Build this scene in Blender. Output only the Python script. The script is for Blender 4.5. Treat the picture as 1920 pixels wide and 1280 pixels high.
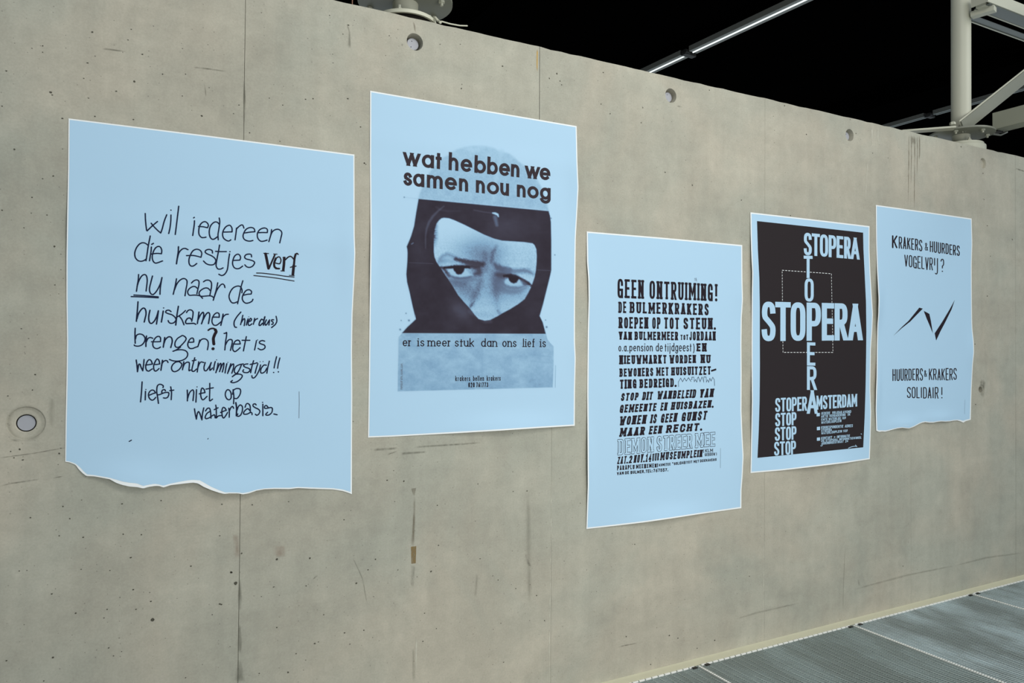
import bpy, math, random
import numpy as np
from mathutils import Matrix, Vector
from mathutils.geometry import tessellate_polygon

for o in list(bpy.data.objects):
    bpy.data.objects.remove(o, do_unlink=True)
SC = bpy.context.scene
COL = SC.collection
random.seed(4)

# ------------------------------------------------------------------ camera
F_PX = 1370.0
CAM = np.array([0.0, -2.445, 1.36])          # the wall face is the plane y = 0
dh = np.array([2575.0, 24.0, F_PX]); dh /= np.linalg.norm(dh)
_b = -150000.0
up = np.array([-(24 * _b + F_PX ** 2) / 2575.0, _b, F_PX]); up /= np.linalg.norm(up)
yw = np.cross(up, dh)
up = np.cross(dh, yw); up /= np.linalg.norm(up); yw = np.cross(up, dh)
cam_data = bpy.data.cameras.new('camera')
cam_data.sensor_width = 36.0
cam_data.lens = F_PX / 1920 * 36
cam_data.clip_start = 0.02
cam = bpy.data.objects.new('camera', cam_data); COL.objects.link(cam)
R = Matrix(((dh[0], -dh[1], -dh[2]), (yw[0], -yw[1], -yw[2]), (up[0], -up[1], -up[2]))).to_4x4()
cam.matrix_world = Matrix.Translation(CAM) @ R
SC.camera = cam

# ------------------------------------------------------------------ light, exposure
SC.view_settings.view_transform = 'Standard'
SC.view_settings.look = 'None'
SC.view_settings.gamma = 1.0
SC.view_settings.exposure = 0.05
SC.view_settings.use_curve_mapping = False
world = bpy.data.worlds.new('daylight'); SC.world = world
world.use_nodes = True
bg = world.node_tree.nodes['Background']
bg.inputs[0].default_value = (0.86, 0.97, 1.06, 1)
bg.inputs[1].default_value = 0.59


def area(name, loc, target, sx, sy, power, col):
    l = bpy.data.lights.new(name, 'AREA'); l.shape = 'RECTANGLE'
    l.size = sx; l.size_y = sy; l.energy = power; l.color = col
    o = bpy.data.objects.new(name, l); COL.objects.link(o)
    o.location = loc
    o.rotation_euler = (Vector(target) - Vector(loc)).to_track_quat('-Z', 'Y').to_euler()
    return o


area('skylight', (1.5, -2.6, 4.6), (1.1, 0, 2.2), 1.6, 0.9, 52, (1.0, 0.97, 0.90))
area('skylight_side', (6.0, -4.2, 4.4), (2.8, 0, 1.2), 2.5, 1.6, 68, (1.0, 0.98, 0.93))
area('front_fill', (1.7, -3.3, 1.0), (1.6, 0, 1.2), 2.2, 1.4, 50, (1.0, 0.97, 0.92))  # fill lamp added behind the camera to brighten the wall from the front


# ------------------------------------------------------------------ pixel of the photograph -> point of a plane in the place
def ray(px, py):
    d = np.array([px - 960.0, py - 640.0, F_PX])
    return np.array([d @ dh, d @ yw, d @ up])


def W(px, py, y=0.0):
    r = ray(px, py); s = (y - CAM[1]) / r[1]
    return CAM + r * s


def atz(px, py, z):
    r = ray(px, py); s = (z - CAM[2]) / r[2]; return CAM + r * s


def PXM(px, py):
    """photograph pixels per metre (vertical) at a place on the wall"""
    p = W(px, py)
    return F_PX / (0.4697 * p[0] + 0.883 * 2.445)


# ------------------------------------------------------------------ helpers
def tag(o, label=None, cat=None, group=None, kind=None):
    if label: o['label'] = label
    if cat: o['category'] = cat
    if group: o['group'] = group
    if kind: o['kind'] = kind
    return o


def mesh_obj(name, verts, faces, mat, parent=None, smooth=False, mats=None, midx=None):
    me = bpy.data.meshes.new(name)
    me.from_pydata([tuple(map(float, v)) for v in verts], [], [tuple(int(i) for i in f) for f in faces])
    if mats:
        for m in mats: me.materials.append(m)
        if midx is not None: me.polygons.foreach_set('material_index', midx)
    elif mat: me.materials.append(mat)
    if smooth: me.polygons.foreach_set('use_smooth', [True] * len(me.polygons))
    me.update()
    o = bpy.data.objects.new(name, me); COL.objects.link(o)
    if parent is not None: o.parent = parent
    return o


def empty(name, loc):
    o = bpy.data.objects.new(name, None); COL.objects.link(o); o.location = loc
    o.empty_display_size = 0.1
    return o


def reparent(o, parent):
    """parent a mesh modelled in world coordinates under an Empty that stands elsewhere"""
    o.parent = parent
    o.matrix_parent_inverse = Matrix.Translation(parent.location).inverted()


class MB:
    def __init__(s): s.v = []; s.f = []

    def add(s, v, f):
        n = len(s.v); s.v += [tuple(map(float, p)) for p in v]; s.f += [tuple(i + n for i in q) for q in f]; return s

    def box(s, a, b):
        x0, y0, z0 = a; x1, y1, z1 = b
        return s.add([(x0, y0, z0), (x1, y0, z0), (x1, y1, z0), (x0, y1, z0), (x0, y0, z1), (x1, y0, z1), (x1, y1, z1), (x0, y1, z1)],
                     [(0, 3, 2, 1), (4, 5, 6, 7), (0, 1, 5, 4), (1, 2, 6, 5), (2, 3, 7, 6), (3, 0, 4, 7)])

    def lathe(s, c, prof, n=32, axis='z'):
        """prof: list of (r, h) from bottom to top, closed at both ends"""
        v = []; f = []
        for r, h in prof:
            for k in range(n):
                a = 2 * math.pi * k / n
                p = (r * math.cos(a), r * math.sin(a), h)
                if axis == 'y': p = (p[0], p[2], p[1])
                if axis == 'x': p = (p[2], p[0], p[1])
                v.append((c[0] + p[0], c[1] + p[1], c[2] + p[2]))
        m = len(prof)
        for i in range(m - 1):
            for k in range(n):
                k2 = (k + 1) % n
                f.append((i * n + k, i * n + k2, (i + 1) * n + k2, (i + 1) * n + k))
        f.append(tuple(range(n))[::-1]); f.append(tuple((m - 1) * n + k for k in range(n)))
        return s.add(v, f)

    def bar(s, p, q, w, h, roll=(0, 0, 1)):
        p = Vector(p); q = Vector(q); d = (q - p).normalized(); r = Vector(roll)
        a = d.cross(r).normalized() * w / 2; b = a.cross(d).normalized() * h / 2
        v = [p - a - b, p + a - b, p + a + b, p - a + b, q - a - b, q + a - b, q + a + b, q - a + b]
        return s.add(v, [(0, 1, 2, 3), (4, 7, 6, 5), (0, 4, 5, 1), (1, 5, 6, 2), (2, 6, 7, 3), (3, 7, 4, 0)])

    def tube(s, pts, r, n=12):
        v = []; f = []
        pts = [Vector(p) for p in pts]
        for i, p in enumerate(pts):
            d = (pts[min(i + 1, len(pts) - 1)] - pts[max(i - 1, 0)]).normalized()
            a = d.cross(Vector((0.13, 0.2, 0.97))).normalized(); b = a.cross(d)
            for k in range(n):
                t = 2 * math.pi * k / n
                v.append(p + a * (r * math.cos(t)) + b * (r * math.sin(t)))
        for i in range(len(pts) - 1):
            for k in range(n):
                k2 = (k + 1) % n
                f.append((i * n + k, i * n + k2, (i + 1) * n + k2, (i + 1) * n + k))
        f.append(tuple(range(n))[::-1]); f.append(tuple((len(pts) - 1) * n + k for k in range(n)))
        return s.add(v, f)

    def build(s, name, mat, parent=None, smooth=False, bevel=0.0, world=False):
        o = mesh_obj(name, s.v, s.f, mat, None, True)
        o.data.set_sharp_from_angle(angle=math.radians(32))
        if parent is not None:
            if world: reparent(o, parent)
            else: o.parent = parent
        if bevel:
            m = o.modifiers.new('bevel', 'BEVEL'); m.width = bevel; m.segments = 2; m.limit_method = 'ANGLE'
        return o


def lin(c):
    return tuple(((x / 255) / 12.92 if x / 255 <= 0.04045 else ((x / 255 + 0.055) / 1.055) ** 2.4) for x in c)


def material(name, rgb, rough=0.6, metal=0.0, spec=0.5, var=0.0, scale=8.0, bump=0.0):
    m = bpy.data.materials.new(name); m.use_nodes = True
    nt = m.node_tree; b = nt.nodes['Principled BSDF']
    b.inputs['Roughness'].default_value = rough; b.inputs['Metallic'].default_value = metal
    b.inputs['Specular IOR Level'].default_value = spec
    c = lin(rgb)
    if var or bump:
        tc = nt.nodes.new('ShaderNodeTexCoord')
        n = nt.nodes.new('ShaderNodeTexNoise'); n.inputs['Scale'].default_value = scale; n.inputs['Detail'].default_value = 6
        nt.links.new(tc.outputs['Object'], n.inputs['Vector'])
        mx = nt.nodes.new('ShaderNodeMix'); mx.data_type = 'RGBA'
        mx.inputs['A'].default_value = (*[k * (1 - var) for k in c], 1); mx.inputs['B'].default_value = (*[min(1, k * (1 + var)) for k in c], 1)
        nt.links.new(n.outputs['Fac'], mx.inputs['Factor']); nt.links.new(mx.outputs['Result'], b.inputs['Base Color'])
        if bump:
            bp = nt.nodes.new('ShaderNodeBump'); bp.inputs['Strength'].default_value = bump; bp.inputs['Distance'].default_value = 0.002
            nt.links.new(n.outputs['Fac'], bp.inputs['Height']); nt.links.new(bp.outputs['Normal'], b.inputs['Normal'])
    else:
        b.inputs['Base Color'].default_value = (*c, 1)
    return m


def concrete_material():
    m = bpy.data.materials.new('fair_faced_concrete'); m.use_nodes = True
    nt = m.node_tree; N = nt.nodes; L = nt.links; b = N['Principled BSDF']
    b.inputs['Roughness'].default_value = 0.72; b.inputs['Specular IOR Level'].default_value = 0.25
    tc = N.new('ShaderNodeTexCoord')

    def mapped(sx, sy, sz):
        mp = N.new('ShaderNodeMapping'); mp.inputs['Scale'].default_value = (sx, sy, sz)
        L.new(tc.outputs['Object'], mp.inputs['Vector']); return mp.outputs[0]

    def noise(vec, scale, detail=6, rough=0.6, dist=0.0):
        n = N.new('ShaderNodeTexNoise'); n.inputs['Scale'].default_value = scale; n.inputs['Detail'].default_value = detail
        n.inputs['Roughness'].default_value = rough; n.inputs['Distortion'].default_value = dist
        L.new(vec, n.inputs['Vector']); return n.outputs['Fac']

    def remap(v, a, c, lo, hi):
        r = N.new('ShaderNodeMapRange'); r.inputs['From Min'].default_value = a; r.inputs['From Max'].default_value = c
        r.inputs['To Min'].default_value = lo; r.inputs['To Max'].default_value = hi
        L.new(v, r.inputs['Value']); return r.outputs['Result']

    def mul(a, c, op='MULTIPLY'):
        x = N.new('ShaderNodeMath'); x.operation = op
        for i, k in enumerate((a, c)):
            if isinstance(k, (int, float)): x.inputs[i].default_value = k
            else: L.new(k, x.inputs[i])
        return x.outputs[0]

    iso = mapped(1, 1, 1)
    blot = remap(noise(iso, 2.2, 8, 0.62, 0.4), 0.3, 0.7, 0.88, 1.10)
    blot2 = remap(noise(mapped(1, 1, 1.0), 9, 8, 0.7, 0.3), 0.3, 0.7, 0.925, 1.07)
    vert = remap(noise(mapped(14, 1, 0.9), 1.0, 5, 0.6), 0.3, 0.7, 0.955, 1.045)
    horz = remap(noise(mapped(0.8, 1, 16), 1.0, 5, 0.6), 0.3, 0.7, 0.97, 1.03)
    fine = mul(remap(noise(iso, 150, 4, 0.7), 0.3, 0.7, 0.93, 1.07), remap(noise(iso, 28, 7, 0.75, 0.5), 0.3, 0.7, 0.945, 1.055))
    k = mul(mul(mul(mul(blot, blot2), vert), horz), fine)
    # light lime bloom patches
    # pits: small, sparse air holes of two sizes
    def pits(scale, keep, r0, sz=1.0):
        v = N.new('ShaderNodeTexVoronoi'); v.voronoi_dimensions = '2D'; v.inputs['Scale'].default_value = scale
        sx_ = N.new('ShaderNodeSeparateXYZ'); L.new(mapped(1, 1, sz), sx_.inputs[0])
        cx_ = N.new('ShaderNodeCombineXYZ'); L.new(sx_.outputs[0], cx_.inputs[0]); L.new(sx_.outputs[2], cx_.inputs[1])
        L.new(cx_.outputs[0], v.inputs['Vector'])
        sep = N.new('ShaderNodeSeparateColor'); L.new(v.outputs['Color'], sep.inputs[0])
        size = mul(remap(sep.outputs[0], keep, 1.0, 0.0, r0), 1.0)
        d = mul(size, v.outputs['Distance'], 'SUBTRACT')
        return remap(d, 0.0, 0.012, 0.0, 1.0)
    wob = iso
    p1 = pits(13, 0.55, 0.034, 1.25)
    p2 = pits(33, 0.50, 0.066, 1.1)
    p = mul(p1, mul(p2, 0.6), 'MAXIMUM')
    shade = mul(1.0, mul(p, 0.55), 'SUBTRACT')
    k2 = mul(k, shade)
    hue = N.new('ShaderNodeMix'); hue.data_type = 'RGBA'
    hue.inputs['A'].default_value = (0.376, 0.376, 0.311, 1)
    hue.inputs['B'].default_value = (0.436, 0.406, 0.327, 1)
    L.new(remap(noise(iso, 1.6, 6, 0.55, 0.6), 0.38, 0.62, 0, 1), hue.inputs['Factor'])
    vm = N.new('ShaderNodeVectorMath'); vm.operation = 'SCALE'
    L.new(hue.outputs['Result'], vm.inputs[0]); L.new(k2, vm.inputs['Scale'])
    L.new(vm.outputs[0], b.inputs['Base Color'])
    h = mul(mul(noise(iso, 60, 5, 0.6), 0.12), mul(p, 1.0), 'SUBTRACT')
    bp = N.new('ShaderNodeBump'); bp.inputs['Strength'].default_value = 0.35; bp.inputs['Distance'].default_value = 0.002
    L.new(h, bp.inputs['Height']); L.new(bp.outputs[0], b.inputs['Normal'])
    return m


M = {}
M['concrete'] = concrete_material()
M['paper'] = material('white_paper', (236, 240, 240), 0.75, spec=0.2)
M['blue'] = material('blue_ink_print', (176, 209, 232), 0.8, spec=0.12)
M['ink'] = material('black_ink', (40, 33, 40), 0.8, spec=0.08)
M['ink_brown'] = material('warm_black_ink', (58, 50, 55), 0.8, spec=0.08)
M['ink_field'] = material('printed_black_field', (46, 41, 43), 0.8, spec=0.08)
M['ink_grey'] = material('grey_ink', (110, 130, 150), 0.65, spec=0.3)
M['pen'] = material('felt_pen_ink', (28, 36, 60), 0.8, spec=0.08)
M['steel'] = material('painted_steel', (196, 196, 178), 0.45, spec=0.4, var=0.05, scale=5)
M['steel_grey'] = material('grey_painted_steel', (128, 130, 117), 0.45, spec=0.4, var=0.04, scale=5)
M['steel_beam'] = material('beam_paint', (158, 160, 144), 0.5, spec=0.3)
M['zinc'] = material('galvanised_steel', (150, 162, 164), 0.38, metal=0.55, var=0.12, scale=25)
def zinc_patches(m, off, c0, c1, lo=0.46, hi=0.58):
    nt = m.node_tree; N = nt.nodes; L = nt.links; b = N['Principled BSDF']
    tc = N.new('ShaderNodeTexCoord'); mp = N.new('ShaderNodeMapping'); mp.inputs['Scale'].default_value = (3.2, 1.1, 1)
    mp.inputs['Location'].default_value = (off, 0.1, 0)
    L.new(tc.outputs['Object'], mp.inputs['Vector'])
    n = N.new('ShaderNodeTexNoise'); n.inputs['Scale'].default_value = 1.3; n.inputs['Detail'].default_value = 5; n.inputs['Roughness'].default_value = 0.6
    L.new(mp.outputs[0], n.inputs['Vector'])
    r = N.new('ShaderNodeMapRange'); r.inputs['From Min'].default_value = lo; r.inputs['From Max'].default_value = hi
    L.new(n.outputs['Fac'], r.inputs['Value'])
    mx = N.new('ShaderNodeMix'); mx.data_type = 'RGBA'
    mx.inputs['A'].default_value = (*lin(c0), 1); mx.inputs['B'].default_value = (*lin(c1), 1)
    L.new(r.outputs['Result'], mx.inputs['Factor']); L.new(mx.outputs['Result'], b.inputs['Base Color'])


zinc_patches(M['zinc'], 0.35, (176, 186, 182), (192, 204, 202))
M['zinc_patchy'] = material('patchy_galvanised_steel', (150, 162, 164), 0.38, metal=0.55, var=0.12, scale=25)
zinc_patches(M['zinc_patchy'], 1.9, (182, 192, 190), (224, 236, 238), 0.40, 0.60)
M['glint_zinc'] = material('painted_glint_zinc', (244, 244, 238), 0.4, metal=0.0, spec=0.6)  # near-white copy of the galvanised steel, glints painted as colour
M['alu'] = material('aluminium', (120, 122, 116), 0.4, metal=0.4)
M['alu_light'] = material('pale_aluminium', (112, 118, 114), 0.4, metal=0.2)
M['black'] = material('black_paint', (2, 2, 2), 0.95, spec=0.0, var=0.3, scale=1.5)
M['dark_metal'] = material('dark_metal', (42, 42, 40), 0.5, metal=0.3)
M['plug'] = material('grey_plastic_plug', (160, 162, 168), 0.5)
M['kerb'] = material('pale_mortar', (200, 197, 172), 0.8, spec=0.2, var=0.06, scale=12, bump=0.2)
M['gap'] = material('dark_gap', (20, 18, 15), 0.9, spec=0.1)
M['filler'] = material('joint_fines', (92, 90, 78), 0.9, spec=0.1)
M['pit'] = material('dark_pit', (82, 80, 70), 0.9, spec=0.1)
M['deck'] = material('lower_deck', (96, 112, 116), 0.7, spec=0.3, var=0.35, scale=2.2)

lamp_mat = bpy.data.materials.new('lit_tube'); lamp_mat.use_nodes = True
_b2 = lamp_mat.node_tree.nodes['Principled BSDF']
_b2.inputs['Emission Color'].default_value = (0.9, 1.0, 0.98, 1); _b2.inputs['Emission Strength'].default_value = 0.9
M['tube'] = lamp_mat

ZF = 1.36                       # camera height above the grating
TOP = 1.17 + ZF                 # top of the wall

# ------------------------------------------------------------------ the wall: cast panels with tie holes
wall = empty('wall_back', (0, 0, 0)); tag(wall, 'bare grey concrete wall behind the five blue posters', kind='structure')
HOLES = [(-0.238, ZF - 0.216, 'funnel'), (0.905, ZF + 1.085, 'deep'), (2.069, ZF + 1.088, 'deep'), (3.223, ZF + 1.081, 'deep'),
         (4.381, ZF + 1.081, 'blind'), (4.362, ZF - 0.226, 'small'), (-1.38, ZF + 1.082, 'deep'), (-1.38, ZF - 0.216, 'funnel'),
         (5.53, ZF + 1.081, 'deep'), (5.53, ZF - 0.226, 'small')]
HR = {'funnel': 0.047, 'deep': 0.0305, 'blind': 0.030, 'small': 0.030}


def circle(x, z, r, n=28):
    return [(x + r * math.cos(2 * math.pi * k / n), z + r * math.sin(2 * math.pi * k / n)) for k in range(n)]


zb, T = 0.004, 0.30


def edge_line(kind, side):
    """joint lines as polylines bottom -> top; half gap depends on height"""
    if kind == 'a': return [(-0.322, zb), (-0.322, TOP)]
    if kind == 'b': return [(0.326, zb), (0.330, 0.72), (0.333, 2.2), (0.335, TOP)]
    if kind == 'c': return [(1.478, zb), (1.478, 1.3), (1.417, 1.34), (1.417, TOP)]
    if kind == 'd': return [(2.63, zb), (2.63, TOP)]
    if kind == 'e': return [(3.715, zb), (3.715, TOP)]
    if kind == 'f': return [(4.715, zb), (4.715, TOP)]
    if kind == 'L': return [(-3.2, zb), (-3.2, TOP)]
    if kind == 'R': return [(8.0, zb), (8.0, TOP)]


GAP = {'a': 0.0008, 'b': 0.0008, 'c': 0.0010, 'd': 0.0004, 'e': 0.0004, 'f': 0.0008, 'L': 0, 'R': 0}
seams = 'LabcdefR'
for i in range(7):
    l, r = seams[i], seams[i + 1]
    le = [(x + GAP[l] * (0.35 if (l == 'c' and z < 1.32) else 1), z) for x, z in edge_line(l, 0)]
    re = [(x - GAP[r] * (0.35 if (r == 'c' and z < 1.32) else 1), z) for x, z in edge_line(r, 1)]
    # slightly uneven cast top edge
    xs = np.arange(le[-1][0] + 0.05, re[-1][0] - 0.03, 0.045)
    rs = np.random.RandomState(i + 3)
    topl = [(float(x), TOP - 0.0035 * float(rs.rand()) ** 2 - 0.001) for x in xs]
    outline = le + topl + re[::-1]
    x0 = max(p[0] for p in le[:1]) ; x1 = re[0][0]
    hs = [h for h in HOLES if x0 < h[0] < x1]
    loops = [outline] + [circle(h[0], h[1], HR[h[2]]) for h in hs]
    flat = [p for lp in loops for p in lp]
    tris = tessellate_polygon([[Vector((p[0], p[1], 0)) for p in lp] for lp in loops])
    v = [(p[0], 0.0, p[1]) for p in flat]; f = []
    for t in tris:
        a, b_, c = [Vector((flat[k][0], flat[k][1])) for k in t]
        cr = (b_ - a).cross(c - a)
        if abs(cr) < 1e-12: continue
        f.append(tuple(t) if cr > 0 else (t[0], t[2], t[1]))
    n0 = len(outline)
    base = len(v)
    CH = 0.0
    for p in outline: v.append((p[0], T, p[1]))
    for k in range(n0):
        k2 = (k + 1) % n0
        f.append((k, base + k, base + k2, k2))
    f.append(tuple(base + k for k in range(n0)))
    off = n0
    for h in hs:
        prof = {'funnel': [(0.047, 0), (0.044, 0.0022), (0.036, 0.0030), (0.027, 0.0030), (0.0245, 0.004), (0.0245, 0.030), (0.0005, 0.030)],
                'deep': [(0.0305, 0), (0.0300, 0.002), (0.0265, 0.034), (0.0245, 0.040), (0.0005, 0.041)],
                'blind': [(0.030, 0), (0.0285, 0.004), (0.026, 0.013), (0.0005, 0.014)],
                'small': [(0.030, 0), (0.026, 0.003), (0.017, 0.006), (0.015, 0.03), (0.0005, 0.03)]}[h[2]]
        prev = list(range(off, off + 28)); off += 28
        for r_, d_ in prof[1:]:
            cur = []
            for x, z in circle(h[0], h[1], r_):
                v.append((x, d_, z)); cur.append(len(v) - 1)
            for k in range(28):
                k2 = (k + 1) % 28
                f.append((prev[k2], prev[k], cur[k], cur[k2]))
            prev = cur
    mesh_obj('concrete_panel', v, f, M['concrete'], wall)
# backing seen through the joints
for k in 'abcdef':
    pts = edge_line(k, 0)
    mb = MB()
    for (xa, za), (xb, zb_) in zip(pts[:-1], pts[1:]):
        mb.add([(xa - 0.0016, 0.0012, za), (xa + 0.0016, 0.0012, za), (xb + 0.0016, 0.0012, zb_), (xb - 0.0016, 0.0012, zb_),
                (xa - 0.0016, 0.2, za), (xa + 0.0016, 0.2, za), (xb + 0.0016, 0.2, zb_), (xb - 0.0016, 0.2, zb_)],
               [(0, 1, 2, 3), (7, 6, 5, 4)])
    mb.build('joint_filler', M['gap'] if k == 'c' else M['filler'], wall)

# plugs in the tie holes
for x, z, kd in HOLES:
    if kd == 'deep':
        px_, pz_ = x - 0.001, z - 0.002
        o = MB().lathe((px_, 0, pz_), [(0.0205, 0.0405), (0.0215, 0.038), (0.0215, 0.019), (0.0205, 0.018)][::-1], 28, 'y').build('hole_plug', M['plug'], wall, smooth=False)
        for dx, dz in ((-0.004, 0.010), (-0.007, -0.011)):
            MB().lathe((px_ + dx, 0, pz_ + dz), [(0.0016, 0.0176), (0.0016, 0.0182)], 10, 'y').build('plug_pinhole', M['gap'], o)
    if kd == 'funnel':
        o = MB().lathe((x, 0, z), [(0.0236, 0.010), (0.0236, 0.028)], 32, 'y').build('hole_plug', M['gap'], wall)
        MB().lathe((x, 0, z), [(0.0215, 0.0085), (0.0215, 0.012)], 32, 'y').build('plug_disc', M['plug'], o)


# stains and marks with soft edges
def stain_material(name, rgb, strength, nscale=60.0, hard=0.25):
    m = bpy.data.materials.new(name); m.use_nodes = True
    nt = m.node_tree; N = nt.nodes; L = nt.links
    b = N['Principled BSDF']; out = N['Material Output']
    b.inputs['Base Color'].default_value = (*lin(rgb), 1); b.inputs['Roughness'].default_value = 0.85
    b.inputs['Specular IOR Level'].default_value = 0.1
    at = N.new('ShaderNodeAttribute'); at.attribute_name = 'fade'
    tc = N.new('ShaderNodeTexCoord'); mp = N.new('ShaderNodeMapping'); mp.inputs['Scale'].default_value = (1.0, 1.0, 0.25)
    L.new(tc.outputs['Object'], mp.inputs['Vector'])
    n = N.new('ShaderNodeTexNoise'); n.inputs['Scale'].default_value = nscale; n.inputs['Detail'].default_value = 4
    L.new(mp.outputs[0], n.inputs['Vector'])
    r = N.new('ShaderNodeMapRange'); r.inputs['From Min'].default_value = 0.35; r.inputs['From Max'].default_value = 0.65
    r.inputs['To Min'].default_value = hard; r.inputs['To Max'].default_value = 1.0
    L.new(n.outputs['Fac'], r.inputs['Value'])
    mu = N.new('ShaderNodeMath'); mu.operation = 'MULTIPLY'; L.new(at.outputs['Fac'], mu.inputs[0]); L.new(r.outputs['Result'], mu.inputs[1])
    m2 = N.new('ShaderNodeMath'); m2.operation = 'MULTIPLY'; m2.inputs[1].default_value = strength; L.new(mu.outputs[0], m2.inputs[0])
    tr = N.new('ShaderNodeBsdfTransparent'); mx = N.new('ShaderNodeMixShader')
    L.new(m2.outputs[0], mx.inputs[0]); L.new(tr.outputs[0], mx.inputs[1]); L.new(b.outputs[0], mx.inputs[2])
    L.new(mx.outputs[0], out.inputs['Surface'])
    return m


ST = {'soft': stain_material('faint_damp', (120, 119, 104), 0.24, 30, 0.5),
      'dark': stain_material('damp_stain', (96, 95, 82), 0.42),
      'brown': stain_material('brown_stain', (116, 104, 84), 0.5),
      'rust': stain_material('rust_mark', (136, 116, 78), 0.95, 160, 0.45),
      'ochre': stain_material('yellow_chalk', (206, 170, 96), 1.0, 120, 0.5),
      'pale': stain_material('lime_run', (214, 212, 196), 0.8, 80, 0.3),
      'pink': stain_material('pinkish_bloom', (168, 146, 130), 0.45, 40, 0.2)}


def stain(pts, widths, kind, name='stain', edge=0.5, ends=True, y=-0.0006):
    """soft ribbon on the wall face along photograph points; widths in pixels"""
    P = []
    for (a, w0), (b, w1) in zip(list(zip(pts, widths))[:-1], list(zip(pts, widths))[1:]):
        n = max(2, int(math.hypot(b[0] - a[0], b[1] - a[1]) / 6))
        for k in range(n):
            t = k / n; P.append((a[0] + (b[0] - a[0]) * t, a[1] + (b[1] - a[1]) * t, w0 + (w1 - w0) * t))
    P.append((*pts[-1], widths[-1]))
    C = [W(p[0], p[1]) for p in P]
    v = []; f = []; fade = []
    prof = [(-1, 0), (-edge, 1), (edge, 1), (1, 0)]
    m = len(P)
    for i, p in enumerate(P):
        d = C[min(i + 1, m - 1)] - C[max(i - 1, 0)]; d /= np.linalg.norm(d)
        nx, nz = -d[2], d[0]; hw = p[2] / PXM(p[0], p[1]) / 2
        e = min(1.0, i / max(1, m * 0.12), (m - 1 - i) / max(1, m * 0.12)) if ends else 1.0
        for s, a in prof:
            v.append((C[i][0] + nx * hw * s, y, C[i][2] + nz * hw * s)); fade.append(a * e)
    for i in range(m - 1):
        for k in range(3):
            f.append((i * 4 + k, (i + 1) * 4 + k, (i + 1) * 4 + k + 1, i * 4 + k + 1))
    o = mesh_obj(name, v, f, ST[kind], wall)
    at = o.data.attributes.new('fade', 'FLOAT', 'POINT'); at.data.foreach_set('value', fade)
    o.visible_shadow = True
    return o


stain([(1007.5, 92), (1007, 112), (1007, 134)], [3.4, 3.4, 2.6], 'ochre', 'chalk_mark', 0.6)
stain([(775.5, 1024), (775.5, 1056)], [11, 9], 'rust', 'rust_mark', 0.9, ends=False)
stain([(775.5, 915), (776.5, 928)], [11, 3], 'brown', 'stain', 0.8, ends=False)
stain([(777, 928), (776, 980), (773, 1024)], [5, 6, 9], 'brown', 'stain', 0.2)
stain([(775, 1058), (773, 1100)], [9, 8], 'dark', 'stain', 0.2)
stain([(780.5, 1192), (780, 1262)], [3, 3], 'pale', 'lime_run', 0.6)
stain([(775, 1215), (776, 1278)], [5, 8], 'soft', 'stain', 0.3)
stain([(450, 1085), (449.5, 1120), (449.5, 1145)], [4, 9, 4], 'dark', 'stain', 0.4)
stain([(449.5, 1170), (449.5, 1205), (449, 1225)], [4, 10, 6], 'dark', 'stain', 0.4)
stain([(449, 1235), (449, 1262), (449, 1279)], [5, 16, 22], 'dark', 'stain', 0.5)
stain([(458, 150), (458.5, 190), (458, 232)], [3, 6, 3], 'dark', 'stain', 0.4)
stain([(442, 1000), (444, 1045)], [12, 14], 'pink', 'stain', 0.2)
stain([(524, 1020), (524, 1045)], [26, 24], 'pink', 'stain', 0.2)
for xx, w_, y1, kd in ((1704, 5, 380, 'brown'), (1709, 4, 345, 'brown'), (1715, 5, 395, 'brown'), (1720, 4, 330, 'brown'), (1724, 5, 300, 'brown')):
    stain([(xx, 249 + (xx - 1700) * 0.23), (xx, 290), (xx - 1, y1)], [w_, w_, 2], kd, 'stain', 0.3)
stain([(1712, 254), (1714, 272)], [26, 20], 'brown', 'stain', 0.2)
stain([(1627, 296), (1625, 330), (1622, 378)], [3, 3, 2], 'pale', 'lime_run', 0.4)
stain([(1635, 238), (1634, 275)], [4, 3], 'pale', 'lime_run', 0.4)
stain([(1646, 240), (1646, 272)], [4, 3], 'pale', 'lime_run', 0.4)
stain([(1585, 1255 - 235), (1582, 1080), (1580, 1150)], [2, 3, 2], 'soft', 'stain', 0.3)
stain([(1610, 1085), (1611, 1100)], [6, 4], 'dark', 'stain', 0.3)
stain([(0, 911), (20, 906), (75, 898)], [3, 4, 3], 'dark', 'stain', 0.3)
stain([(98, 896), (121, 892)], [3, 2], 'dark', 'stain', 0.5)
stain([(0, 858), (60, 850), (128, 838)], [3, 3, 2], 'dark', 'stain', 0.3)
stain([(383, 156), (385, 168), (386, 182)], [2, 3, 1.5], 'dark', 'stain', 0.5)
stain([(362, 126), (390, 129), (424, 134)], [3, 4, 3], 'dark', 'stain', 0.3)
stain([(192, 91), (215, 94), (238, 97)], [5, 4, 3], 'dark', 'stain', 0.2)
stain([(662, 1046), (680, 1085), (688, 1130)], [2, 3, 2], 'dark', 'stain', 0.3)
stain([(586, 1086), (592, 1081), (596, 1078)], [2, 4, 2], 'dark', 'stain', 0.5)
stain([(990, 925), (991, 1000), (993, 1130)], [10, 14, 12], 'soft', 'stain', 0.0)
stain([(700, 843), (745, 840)], [6, 5], 'dark', 'stain', 0.3)
stain([(752, 850), (800, 847)], [6, 4], 'dark', 'stain', 0.3)
stain([(775, 838), (870, 832), (905, 829)], [5, 4, 2], 'dark', 'stain', 0.2)
stain([(895, 1075), (891, 1120)], [6, 8], 'soft', 'stain', 0.0)
stain([(985, 1036), (990, 1055), (998, 1064)], [5, 7, 4], 'dark', 'stain', 0.2)
stain([(1034, 880), (1033, 990), (1029, 1270)], [2, 2.4, 2.4], 'pale', 'lime_run', 0.3)
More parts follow.
